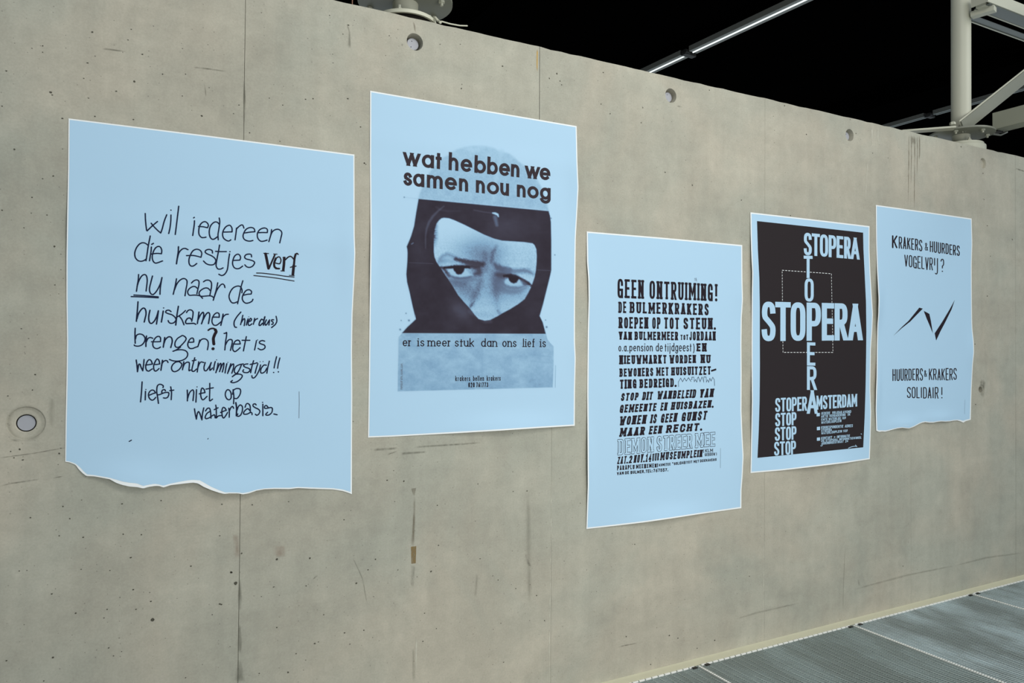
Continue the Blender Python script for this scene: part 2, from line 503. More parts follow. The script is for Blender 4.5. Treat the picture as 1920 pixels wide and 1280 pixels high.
stain([(1432, 1000), (1432, 1100), (1430, 1190)], [2, 2.6, 2], 'pale', 'lime_run', 0.3)
stain([(776, 40), (779, 62)], [5, 4], 'brown', 'stain', 0.3)
stain([(752, 83), (756, 85)], [5, 4], 'dark', 'stain', 0.7)
stain([(651, 45), (655, 60), (655, 90)], [5, 4, 8], 'dark', 'stain', 0.3)
stain([(1268, 198), (1280, 201)], [4, 4], 'dark', 'stain', 0.4)
stain([(1905, 316), (1920, 321)], [3, 3], 'dark', 'stain', 0.6, ends=False)
stain([(1470, 1136), (1478, 1134)], [4, 3], 'dark', 'stain', 0.5)
stain([(1160, 1212), (1175, 1209), (1195, 1205)], [2, 3, 2], 'dark', 'stain', 0.5)
stain([(1380, 1160), (1420, 1148), (1500, 1130)], [4, 5, 3], 'soft', 'stain', 0.2)
stain([(1600, 1105), (1700, 1078), (1790, 1060)], [4, 5, 3], 'soft', 'stain', 0.2)
stain([(1790, 1060), (1850, 1045), (1918, 1036)], [4, 5, 3], 'soft', 'stain', 0.2)
stain([(725, 852), (745, 846)], [3, 4], 'dark', 'stain', 0.3)
stain([(1839, 712), (1843, 720), (1842, 745)], [14, 20, 12], 'dark', 'stain', 0.3)

ring = [(49 + 33 * math.cos(math.radians(a_)), 793 + 30 * math.sin(math.radians(a_))) for a_ in range(-190, 181, 10)]
stain(ring, [11] * len(ring), 'soft', 'stain', 0.0, ends=False)
stain([(20, 822), (36, 828)], [6, 5], 'dark', 'stain', 0.1)
stain([(98, 745), (96, 775), (97, 800)], [10, 14, 8], 'soft', 'stain', 0.0)
# conspicuous air holes, placed where the photograph shows them
pits = [(12, 133, 4), (173, 60, 4), (252, 153, 5), (246, 55, 3), (166, 184, 3), (117, 222, 4), (267, 102, 4), (95, 173, 5), (98, 178, 4),
        (164, 118, 4), (378, 217, 4), (305, 139, 3), (218, 171, 4), (80, 86, 3), (80, 98, 3), (157, 147, 3), (4, 199, 3), (448, 197, 3), (438, 213, 3),
        (240, 75, 3), (342, 180, 3), (348, 139, 3), (178, 218, 3), (250, 224, 3), (379, 218, 3), (653, 47, 4), (643, 64, 2.5), (618, 29, 2.5),
        (865, 166, 3), (942, 124, 4), (1044, 138, 4), (1030, 147, 3), (1050, 152, 3), (1053, 159, 2.5), (1131, 136, 3), (1144, 213, 3),
        (1127, 195, 3), (866, 158, 2), (723, 104, 2), (730, 67, 2.5), (825, 83, 2.5), (863, 83, 2.5), (1330, 169, 3), (1205, 202, 3), (1202, 230, 3),
        (1471, 198, 3), (1594, 224, 2), (1605, 250, 2.5), (1636, 287, 2.5), (1802, 275, 3), (1298, 347, 3), (1247, 323, 3), (1390, 375, 3),
        (1482, 404, 3), (1512, 252, 3), (1450, 218, 2), (1665, 296, 2), (686, 308, 3), (683, 305, 2.5), (726, 900, 4), (738, 882, 2.5), (757, 902, 4), (820, 947, 3),
        (822, 1022, 3.5), (740, 940, 2.5), (808, 1071, 4), (900, 1047, 3), (934, 1087, 3), (924, 1079, 2.5), (796, 1149, 3), (793, 1202, 3),
        (818, 1178, 3), (939, 1168, 2.5), (967, 1103, 2.5), (1006, 1116, 3), (1021, 1163, 3), (944, 1241, 3), (988, 920, 3), (962, 921, 2.5),
        (746, 1068, 3), (782, 1081, 2.5), (896, 907, 2.5), (1088, 943, 2.5), (1100, 1068, 2), (229, 944, 4), (153, 937, 2.5), (302, 938, 3), (118, 949, 3),
        (57, 970, 3.5), (131, 972, 3), (111, 1004, 3), (156, 1007, 3.5), (231, 1001, 3), (206, 1069, 3), (152, 1067, 3), (265, 1002, 3),
        (36, 1070, 3), (97, 1113, 3.5), (245, 1045, 4), (358, 1061, 3.5), (434, 1073, 4), (442, 1093, 7), (286, 1161, 8), (250, 1105, 4), (283, 1127, 3.5),
        (142, 1149, 4), (255, 1142, 3), (201, 1142, 3), (195, 1158, 2.5), (415, 1133, 4), (398, 1152, 3), (228, 1221, 3), (99, 1232, 4), (12, 1238, 3.5),
        (348, 1270, 3), (82, 1276, 3), (204, 1214, 3), (213, 1229, 3), (519, 1048, 5), (581, 1046, 4), (513, 1100, 4), (574, 1098, 3), (490, 1118, 3),
        (433, 1072, 4), (453, 1037, 4), (412, 1132, 4), (590, 1206, 4), (597, 1203, 3), (646, 1186, 4), (682, 1181, 3), (555, 1225, 3), (540, 1260, 4),
        (486, 1262, 3), (519, 1176, 3), (656, 1207, 2.5), (607, 1152, 2.5), (690, 1068, 3), (704, 1048, 3), (668, 1093, 4), (645, 974, 3), (541, 940, 3),
        (473, 946, 3), (412, 1004, 3), (416, 945, 3), (1186, 1020, 2), (1190, 1020, 3), (1405, 1080, 3), (1174, 1193, 3), (1220, 1245, 3), (1255, 1191, 4),
        (1271, 1196, 3), (1307, 1215, 3), (1340, 1200, 4), (1693, 1061, 3), (1843, 325, 2.5), (1845, 374, 2.5), (1851, 423, 3), (1898, 449, 3), (1851, 555, 3),
        (1857, 480, 2.5), (1828, 645, 3), (1829, 758, 3), (20, 846, 3), (37, 842, 4), (26, 858, 3.5), (43, 862, 4), (111, 850, 4), (66, 702, 4), (61, 731, 3), (15, 742, 3),
        (27, 280, 3.5), (80, 335, 3), (100, 330, 3), (102, 462, 4), (45, 427, 3), (103, 534, 3), (40, 616, 3), (88, 403, 3), (60, 370, 3), (4, 394, 3),
        (573, 186, 3.5), (652, 185, 4), (676, 238, 3), (683, 306, 4), (525, 265, 3), (530, 197, 2.5), (468, 249, 3), (505, 184, 2.5), (587, 185, 3)]
v = []; f = []
rp = random.Random(9)
for x, y, s in pits:
    c = W(x, y); k = s * 0.41 / PXM(x, y)
    n = 9; b0 = len(v); ph = rp.random() * 6; asp = 0.65 + 0.5 * rp.random()
    for q in range(n):
        a = 2 * math.pi * q / n; rr = k * (0.75 + 0.45 * rp.random())
        v.append((c[0] + rr * math.cos(a) * 1.1, -0.0005, c[2] + rr * math.sin(a) * asp))
    f.append(tuple(range(b0, b0 + n)))
air = mesh_obj('air_hole_specks', v, f, M['pit'], wall); tag(air, kind='stuff')

# ------------------------------------------------------------------ kerb strip and floor
mb = MB()
kx = np.linspace(-3.2, 8.0, 113)
rs = np.random.RandomState(5)
ky = -0.036 + 0.0035 * np.convolve(rs.randn(120), np.ones(8) / 8, 'same')[:113]
v = []; f = []
for x, y in zip(kx, ky):
    v += [(x, -0.0002, 0.0), (x, -0.0002, 0.011), (x, -0.010, 0.008), (x, y, 0.0035), (x, y - 0.001, -0.02)]
for i in range(112):
    for k in range(4):
        f.append((i * 5 + k, (i + 1) * 5 + k, (i + 1) * 5 + k + 1, i * 5 + k + 1))
kerb = mesh_obj('baseboard_back', v, f, M['kerb']); tag(kerb, 'pale mortar strip running along the foot of the concrete wall', kind='structure')

ZG = 0.0   # top of the gratings


def grating(x0, x1, y1, y0, label, zm):
    root = empty('floor_grating', ((x0 + x1) / 2, (y0 + y1) / 2, ZG))
    tag(root, label, 'floor grating', 'galvanised gratings along the wall')
    g = 0.003; a, b = x0 + g, x1 - g
    H = 0.026
    for yy in (y0 - 0.003, y1):
        MB().box((a, yy, ZG - H), (b, yy + 0.003, ZG + 0.0004)).build('end_bar', zm, root, world=True)
    for xx in (a, b - 0.003):
        MB().box((xx, y1, ZG - H), (xx + 0.003, y0, ZG + 0.0002)).build('side_bar', zm, root, world=True)
    # notched upper edge of the side bars, caught light painted in near-white
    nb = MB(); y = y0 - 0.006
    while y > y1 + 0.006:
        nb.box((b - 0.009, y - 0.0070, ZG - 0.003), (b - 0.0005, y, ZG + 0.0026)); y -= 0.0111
    nb.build('glint_notches', M['glint_zinc'], root, world=True)['kind'] = 'stuff'
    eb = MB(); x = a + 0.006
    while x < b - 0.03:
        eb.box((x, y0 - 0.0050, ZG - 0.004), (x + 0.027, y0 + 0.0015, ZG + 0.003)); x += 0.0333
    eb.build('glint_edge', M['glint_zinc'], root, world=True)['kind'] = 'stuff'  # dashes along the wall-side edge, glints painted in near-white
    bars = MB(); y = y0 - 0.0111
    while y > y1:
        bars.box((a, y - 0.001, ZG - H), (b, y + 0.001, ZG)); y -= 0.0111
    x = a + 0.0333
    while x < b:
        bars.box((x - 0.001, y1, ZG - H), (x + 0.001, y0, ZG - 0.0005)); x += 0.0333
    bars.build('grid_bars', zm, root, world=True)['kind'] = 'stuff'
    # clamps by the wall at the two corners
    for xx in (a + 0.02, b - 0.045):
        MB().box((xx, y0 - 0.02, ZG - 0.001), (xx + 0.022, y0 - 0.006, ZG + 0.003)).build('clip', M['dark_metal'], root, world=True)
    return root


names = {-3: 'grating far left of the view, under the handwritten poster', -2: 'grating below the left end of the wall', -1: 'grating below the handwritten poster',
         0: 'grating below the balaclava poster', 1: 'leftmost visible grating, cut off by the bottom edge of the photo',
         2: 'broad dark grating left of the bright notched joint', 3: 'grating with pale bluish patches, right of the bright notched joint',
         4: 'farthest grating in the corner at the right edge', 5: 'grating beyond the right edge of the photo', 6: 'last grating beyond the right edge'}
for i in range(0, 7):
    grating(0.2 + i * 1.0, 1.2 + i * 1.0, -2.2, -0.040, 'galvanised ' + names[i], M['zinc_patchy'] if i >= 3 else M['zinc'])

deck = MB().box((-4, -7, -0.34), (9, 0.0, -0.30)).build('floor', M['deck']); tag(deck, 'grey-blue deck seen through the open gratings', kind='structure')
bx = MB()
for i in range(-3, 9):
    bx.box((0.2 + i - 0.02, -6.5, -0.14), (0.2 + i + 0.02, -0.0, -0.029))
joist = bx.build('trim_1', M['dark_metal']); tag(joist, 'steel bearers under the grating joints', kind='structure')

# ------------------------------------------------------------------ the dark hall above and behind
c = MB().box((-9, -1.2, 5.5), (20, 14, 5.6)).build('ceiling', M['black']); tag(c, 'black ceiling above the wall', kind='structure')
c = MB().box((-9, 13.8, 0), (20, 14, 5.6)).build('wall_far', M['black']); tag(c, 'black far side of the hall', kind='structure')
c = MB().box((19.8, 0.5, 0), (20, 14, 5.6)).build('wall_right', M['black']); tag(c, 'black right side of the hall', kind='structure')
c = MB().box((-6.2, -10, 0), (-6, 14, 5.6)).build('wall_left_light_block', M['black']); tag(c, 'unseen black wall added at the left to dim the side light', kind='structure')  # out-of-view wall, added and run forward to cut ambient light from the left
for i, x in enumerate((1.2, 3.6, 6.6, 10.5)):
    c = MB().box((x, 0.4, 5.2), (x + 0.2, 13.8, 5.5)).build('trim_%d' % (i + 2), M['black']); tag(c, 'black roof beam', kind='structure')


# ------------------------------------------------------------------ steel posts standing on the wall
def steel_post(x, label, plinth):
    y = 0.15
    z0 = TOP - 0.004
    root = empty('steel_column', (x, y, TOP))
    tag(root, label, 'steel column', 'steel columns on top of the wall')
    P = lambda mb, n, m=M['steel'], s=False, bv=0.0: mb.build(n, m, root, s, bv, world=True)
    if plinth:
        P(MB().lathe((x, y, 0), [(0.128, z0), (0.128, TOP + 0.040), (0.124, TOP + 0.044)], 48), 'plinth')
        zb = TOP + 0.044
    else:
        P(MB().lathe((x, y, 0), [(0.108, z0), (0.108, TOP + 0.036)], 40), 'gap_shade_pad', M['gap'])  # near-black pad stands in for the shaded gap under the plate
        zb = TOP + 0.033
    P(MB().lathe((x, y, 0), [(0.117, zb), (0.117, zb + 0.012), (0.115, zb + 0.014)], 48), 'base_plate')
    zb += 0.014
    zf = TOP + 0.115
    P(MB().lathe((x, y, 0), [(0.048, zb), (0.048, zf)], 32), 'stub_pipe')
    for k in range(4):
        a = math.radians(45 + 90 * k + 12)
        cx, cy = x + 0.092 * math.cos(a), y + 0.092 * math.sin(a)
        P(MB().lathe((cx, cy, 0), [(0.006, zb), (0.006, zb + 0.022)], 10).lathe((cx, cy, 0), [(0.011, zb), (0.011, zb + 0.010)], 6), 'anchor_bolt', M['steel'])
    fl = P(MB().lathe((x, y, 0), [(0.174, zf), (0.176, zf + 0.001), (0.176, zf + 0.011), (0.174, zf + 0.012)], 56), 'flange', M['steel_grey'])
    for k in range(6):
        a = math.radians(60 * k + 20)
        cx, cy = x + 0.142 * math.cos(a), y + 0.142 * math.sin(a)
        P(MB().lathe((cx, cy, 0), [(0.0055, zf - 0.020), (0.0055, zf)], 10).lathe((cx, cy, 0), [(0.012, zf - 0.009), (0.012, zf + 0.0005)], 6)
          .lathe((cx, cy, 0), [(0.012, zf + 0.0115), (0.012, zf + 0.020)], 6), 'flange_bolt', M['steel'])
    P(MB().lathe((x, y, 0), [(0.0525, zf + 0.011), (0.0525, 5.2)], 48), 'pipe', M['steel'], True)
    return root


XL = float(W(760, 22, 0.15)[0]); XR = float(W(1802, 240, 0.15)[0])
steel_post(XL, 'white steel column foot with bolted round flanges at the top left, above the balaclava poster', False)
steel_post(XR, 'pale round steel column standing on the wall at the right, above the last poster', True)
zf = TOP + 0.115

# tie plate lying left of the right flange
t = empty('tie_plate', (XR - 0.25, 0.13, zf)); tag(t, 'flat pale tie plate bolted to the left of the right column foot', 'steel plate')
pa = atz(1690, 247.5, zf - 0.006); pb = atz(1790, 239.9, zf - 0.006)
MB().bar(pa, pb, 0.06, 0.010).build('plate', M['steel'], t, world=True)
MB().lathe((float(pb[0]) - 0.02, float(pb[1]), 0), [(0.016, zf + 0.010), (0.016, zf + 0.022), (0.012, zf + 0.026)], 6).build('bolt_head', M['steel'], t, world=True)

# box beam running out over the walkway
bxm = float(W(1857, 225, 0.06)[0])
t = empty('steel_beam', (bxm + 0.05, -1.0, zf)); tag(t, 'horizontal grey steel box beam at the right edge, beside the column foot', 'steel beam')
zb0 = float(W(1857, 243, 0.05)[2]); zb1 = float(W(1857, 211, 0.05)[2])
MB().box((bxm, -2.2, zb0), (bxm + 0.10, 0.05, zb1)).build('box_section', M['steel_beam'], t, world=True, bevel=0.003)
MB().box((bxm + 0.02, 0.03, zb0 - 0.008), (bxm + 0.08, 0.14, zb0 + 0.004)).build('connecting_lug', M['dark_metal'], t, world=True)
MB().tube([(bxm - 0.01, 0.06, zb0 - 0.02), (bxm + 0.05, 0.03, zb0 - 0.028), (bxm + 0.10, 0.02, zb0 - 0.005)], 0.006, 10).build('lug_pin', M['alu'], t, world=True)

# flat diagonal brace rising to the right
t = empty('diagonal_brace', (XR + 0.05, 0.10, zf)); tag(t, 'wide flat diagonal steel brace rising right from the column foot', 'steel brace')
p0 = W(1830, 218, 0.085); p1 = W(1920, 146, 0.085); d = p1 - p0
q0 = p0 - d * 0.26; q1 = p0 + d * 3.2
MB().bar(q0, q1, 0.070, 0.008, (0, 1, 0)).build('flat_bar', M['steel_grey'], t, world=True)
MB().bar(q0 + np.array([-0.004, 0.007, 0.004]), q1 + np.array([-0.004, 0.007, 0.004]), 0.076, 0.005, (0, 1, 0)).build('flange_strip', M['steel'], t, world=True)


# ------------------------------------------------------------------ luminaire rails under the black ceiling
def rail(p, q, w, label, lit, coupler):
    p = np.array(p); q = np.array(q); d = (q - p) / np.linalg.norm(q - p)
    a = p - d * 1.6; b = q + d * 5.0
    root = empty('light_rail', tuple((p + q) / 2)); tag(root, label, 'light rail')
    s = np.cross(d, [0, 0, 1.0]); s /= np.linalg.norm(s)
    cut = coupler
    segs = [(a, p + d * (cut - 0.06)), (p + d * (cut + 0.06), b)]
    for u0, u1 in segs:
        for sg in (-1, 1):
            MB().bar(u0 + s * sg * w * 0.30, u1 + s * sg * w * 0.30, w * 0.36, 0.012).build('reflector', M['alu'] if lit else M['alu_light'], root, world=True)
            MB().bar(u0 + s * sg * w * 0.49 + [0, 0, 0.02], u1 + s * sg * w * 0.49 + [0, 0, 0.02], 0.004, 0.05).build('side_lip', M['alu'], root, world=True)
        MB().bar(u0 + np.array([0, 0, 0.03]), u1 + np.array([0, 0, 0.03]), w * 0.95, 0.03).build('housing', M['dark_metal'], root, world=True)
        if lit:
            MB().tube([u0 - np.array([0, 0, 0.004]), u1 - np.array([0, 0, 0.004])], 0.0085, 10).build('tube', M['tube'], root, world=True)
    c0 = p + d * cut
    MB().bar(c0 - d * 0.03, c0 + d * 0.03, w * 1.3, 0.05).build('coupler', M['dark_metal'], root, world=True)
    MB().bar(c0 + s * w * 0.5 - d * 0.02, c0 + s * w * 0.5 + d * 0.05, 0.05, 0.03).build('coupler_clip', M['dark_metal'], root, world=True)
    return root


zr = 3.0 + ZF
A = atz(1222, 133, zr); B = atz(1508, 0, zr); C0 = atz(1292, 101, zr)
rail(A, B, 0.115, 'lit tubular light rail crossing the dark ceiling in the middle of the photo', True, float(np.linalg.norm(C0 - A)) * 1.0)
A = atz(1669, 238, zr); B = atz(1920, 167, zr); C0 = atz(1748, 218, zr)
rail(A, B, 0.085, 'unlit double light rail low in the dark behind the right column', False, float(np.linalg.norm(C0 - A)))

# ------------------------------------------------------------------ cable duct group at the top right, on an arm of the column
zt = 2.0 + ZF
t = empty('ceiling_duct', (4.6, 0.05, zt)); tag(t, 'pale cable duct with steel undersides at the top right corner, beside the column', 'cable duct')
MB().box((4.37, -0.035, zt + 0.004), (7.5, -0.028, zt + 0.070)).build('face_panel', M['steel'], t, world=True)
MB().box((4.40, -0.028, zt + 0.0), (7.5, 0.06, zt + 0.006)).build('underside', M['alu_light'], t, world=True)
MB().box((4.37, -0.028, zt + 0.006), (4.376, 0.06, zt + 0.085)).build('end_cap', M['steel'], t, world=True)
MB().box((4.44, 0.105, zt + 0.0), (7.5, 0.155, zt + 0.004)).box((4.44, 0.150, zt - 0.003), (7.5, 0.156, zt + 0.02)).build('lower_strip', M['alu_light'], t, world=True)
qa = atz(1822, 29, zt - 0.015); qb = atz(1866, 16, zt - 0.015)
MB().bar(qa, qb, 0.05, 0.030).box((float(qb[0]) - 0.07, float(qb[1]) + 0.02, zt - 0.002), (float(qb[0]) - 0.01, float(qb[1]) + 0.07, zt + 0.075)).build('support_arm', M['steel'], t, world=True)
MB().box((4.40, 0.052, zt - 0.003), (7.5, 0.060, zt + 0.004)).build('painted_highlight_strip', M['steel'], t, world=True)  # pale strip added to imitate the highlight along the underside edge
MB().box((4.44, 0.150, zt - 0.006), (7.5, 0.158, zt - 0.002)).build('painted_highlight_strip', M['steel'], t, world=True)  # the same painted highlight along the lower strip
MB().box((4.7, -0.30, zt + 0.05), (7.5, -0.22, zt + 0.056)).build('upper_strip', M['alu_light'], t, world=True)
# thin copper wire and a loose white cable by the left column foot
w0 = W(663.5, 7, -0.001); w1 = W(664.5, -60, 0.02)
o = MB().tube([w0 + [0, 0.02, -0.0], w0 + [0, 0.02, 0.03], w1 + [0, 0, 0]], 0.0022, 8).build('copper_wire', material('copper', (120, 84, 66), 0.5, metal=0.2))
tag(o, 'thin copper wire rising from the wall top at the upper left', 'wire')
pc = [W(816, 33, 0.06), W(822, 40, 0.05), W(826, 42, 0.03)]
o = MB().tube([tuple(p) for p in pc], 0.005, 8).build('loose_cable', M['steel'])
MB().tube([tuple(W(827, 40, 0.03)), tuple(W(845, 45, 0.04)), tuple(W(862, 48, 0.06)), tuple(W(876, 48.5, 0.08))], 0.0028, 8).build('cable_tail', M['steel'], o)
tag(o, 'loose white cable end poking over the wall top right of the left column foot', 'cable')


# ================================================================== posters
class Paper:
    def __init__(s, bumps, base=0.0016):
        s.b = bumps; s.base = base

    def d(s, X, Z):
        r = s.base + 0 * X
        for x, z, sx, sz, a in s.b:
            r = r + a * np.exp(-((X - x) / sx) ** 2 - ((Z - z) / sz) ** 2)
        return r

    def xz(s, px, py):
        """photograph pixels -> (X, Z) on the curved sheet (arrays)"""
        px = np.asarray(px, float); py = np.asarray(py, float)
        dx = px - 960; dy = py - 640
        rx = dx * dh[0] + dy * dh[1] + F_PX * dh[2]; ry = dx * yw[0] + dy * yw[1] + F_PX * yw[2]; rz = dx * up[0] + dy * up[1] + F_PX * up[2]
        y = np.zeros_like(px)
        for _ in range(4):
            k = (y - CAM[1]) / ry
            X = rx * k; Z = CAM[2] + rz * k
            y = -s.d(X, Z)
        return X, Z

    def at(s, X, Z, off):
        return np.stack([X, -(s.d(X, Z) + off), Z], -1)


def resample(pl, n):
    pl = np.array(pl, float); L = np.r_[0, np.cumsum(np.hypot(*np.diff(pl, axis=0).T))]
    t = np.linspace(0, L[-1], n)
    return np.stack([np.interp(t, L, pl[:, 0]), np.interp(t, L, pl[:, 1])], -1)


def coons(top, bot, left, right, nu, nv, irregular=True):
    T_, B_, L_, R_ = resample(top, nu), resample(bot, nu), resample(left, nv), resample(right, nv)
    u = np.linspace(0, 1, nu)[None, :, None]; v = np.linspace(0, 1, nv)[:, None, None]
    ruled = (1 - v) * T_[None] + v * B_[None] + (1 - u) * L_[:, None] + u * R_[:, None]
    bil = (1 - u) * (1 - v) * T_[0] + u * (1 - v) * T_[-1] + (1 - u) * v * B_[0] + u * v * B_[-1]
    return ruled - bil


def grid_faces(nv, nu):
    i = np.arange(nv - 1)[:, None] * nu + np.arange(nu - 1)[None]
    return np.stack([i, i + nu, i + nu + 1, i + 1], -1).reshape(-1, 4)


def sheet(P, name, top, bot, left, right, off, mat, root, nu=60, nv=80, thick=0):
    G = coons(top, bot, left, right, nu, nv).reshape(-1, 2)
    X, Z = P.xz(G[:, 0], G[:, 1])
    o = mesh_obj(name, P.at(X, Z, off), grid_faces(nv, nu), mat, None, True)
    reparent(o, root)
    if thick:
        m = o.modifiers.new('thickness', 'SOLIDIFY'); m.thickness = thick; m.offset = -1
    return o


# ---- stroke writing -------------------------------------------------
def catmull(p, n=7):
    p = np.array(p, float)
    if len(p) < 3: return p
    closed = np.hypot(*(p[0] - p[-1])) < 1e-9
    q = np.vstack([p[-2] if closed else 2 * p[0] - p[1], p, p[1] if closed else 2 * p[-1] - p[-2]])
    out = []
    for i in range(1, len(q) - 2):
        a, b, c, d = q[i - 1], q[i], q[i + 1], q[i + 2]
        for k in range(n):
            t = k / n
            out.append(0.5 * ((2 * b) + (c - a) * t + (2 * a - 5 * b + 4 * c - d) * t * t + (3 * b - a - 3 * c + d) * t ** 3))
    out.append(q[-2])
    return np.array(out)


class Ink:
    def __init__(s, P, off, gap=0.0105): s.P = P; s.off = off; s.p = []; s.k = 0; s.gap = gap; s.mark = None

    def _add(s, V2, F):
        V2 = np.array(V2, float)
        s.k += 1
        V = s.P.at(V2[:, 0], V2[:, 1], s.off + (s.k % 12) * 0.000012)
        s.p.append((V, F))

    def stroke(s, pts, tx, tz=None, cap='round', taper=None, lines=None):
        """pts in wall metres; tx/tz full width in metres"""
        tz = tx if tz is None else tz
        p = np.array(pts, float)
        keep = [0] + [i for i in range(1, len(p)) if np.hypot(*(p[i] - p[i - 1])) > 1e-6]
        p = p[keep]
        if len(p) < 2:
            a = np.linspace(0, 2 * math.pi, 13)[:-1]
            s._add([(p[0][0] + tx / 2 * math.cos(t), p[0][1] + tz / 2 * math.sin(t)) for t in a], [list(range(12))]); return
        # subdivide long pieces so that the stroke follows the sheet
        q = [p[0]]
        for a, b in zip(p[:-1], p[1:]):
            n = max(1, int(np.hypot(*(b - a)) / 0.02))
            for k in range(1, n + 1): q.append(a + (b - a) * k / n)
        p = np.array(q)
        d = np.diff(p, axis=0); L = np.hypot(d[:, 0], d[:, 1]); d = d / L[:, None]
        if cap == 'square' and np.hypot(*(p[0] - p[-1])) > 1e-5:
            ex = 0.5 * math.hypot(d[0][0] * tx, d[0][1] * tz); p[0] = p[0] - d[0] * ex
            ex = 0.5 * math.hypot(d[-1][0] * tx, d[-1][1] * tz); p[-1] = p[-1] + d[-1] * ex
        closed = len(p) > 3 and np.hypot(*(p[0] - p[-1])) < 1e-5
        m = len(p); lft = []; rgt = []
        for i in range(m):
            d0 = d[max(i - 1, 0)]; d1 = d[min(i, m - 2)]
            if closed and i in (0, m - 1): d0, d1 = d[-1], d[0]
            n0 = np.array([-d0[1], d0[0]]); n1 = np.array([-d1[1], d1[0]])
            nn = n0 + n1; l = np.hypot(*nn)
            nn = n1 if l < 1e-6 else nn / l
            c = max(0.45, float(nn @ n1)); w = 1.0
            if taper is not None: w = np.interp(i / (m - 1), np.linspace(0, 1, len(taper)), taper)
            off = nn * np.array([tx, tz]) * 0.5 * w / c
            lft.append(p[i] + off); rgt.append(p[i] - off)
        if lines is not None and not closed and m > 1:
            # cut the ends flush with the top and base lines of the letter
            for e, dd in ((0, d[0]), (m - 1, d[-1])):
                for ln, on in lines:
                    if on[0 if e == 0 else 1] and abs(dd[1]) > 0.35:
                        for side in (lft, rgt):
                            q = side[e]; t_ = (ln(q[0]) - q[1]) / dd[1]
                            side[e] = q + dd * t_
        V = lft + rgt
        F = [[i, m + i, m + i + 1, i + 1] for i in range(m - 1)]
        s._add(V, F)
        if cap == 'round' and not closed:
            for e, dd, w in ((p[0], -d[0], (taper[0] if taper else 1)), (p[-1], d[-1], (taper[-1] if taper else 1))):
                a0 = math.atan2(dd[1], dd[0])
                s._add([(e[0] + tx / 2 * w * math.cos(a0 + t), e[1] + tz / 2 * w * math.sin(a0 + t)) for t in np.linspace(-math.pi / 2, math.pi / 2, 7)], [list(range(7))])

    def poly(s, pts):
        """filled polygon in wall metres, cut into small triangles-strips along its height"""
        tr = tessellate_polygon([[Vector((p[0], p[1], 0)) for p in pts]])
        s._add(pts, [list(t) for t in tr])

    def build(s, name, mat, root):
        # one object per word: pieces whose extents along the wall lie closer than the word gap belong together
        it = sorted(((float(V[:, 0].min()), float(V[:, 0].max()), k) for k, (V, F) in enumerate(s.p)))
        groups = []; end = -1e9
        for a, b, k in it:
            if a - end > s.gap: groups.append([])
            groups[-1].append(k); end = max(end, b)
        for g in groups:
            vs = []; fs = []; n = 0
            for k in sorted(g):
                V, F = s.p[k]
                fs += [[i + n for i in q] for q in F]; vs.append(V); n += len(V)
            o = mesh_obj(name, np.concatenate(vs), fs, mat); reparent(o, root)
        return o


def arc(cx, cy, rx, ry, a0, a1, n=18):
    n = int(n * 1.7)
    if SQUARISH:
        pw = lambda v: math.copysign(abs(v) ** (2 / SQUARISH), v)
        return [(cx + rx * pw(math.cos(math.radians(a0 + (a1 - a0) * k / n))), cy + ry * pw(math.sin(math.radians(a0 + (a1 - a0) * k / n)))) for k in range(n + 1)]
    return [(cx + rx * math.cos(math.radians(a0 + (a1 - a0) * k / n)), cy + ry * math.sin(math.radians(a0 + (a1 - a0) * k / n))) for k in range(n + 1)]


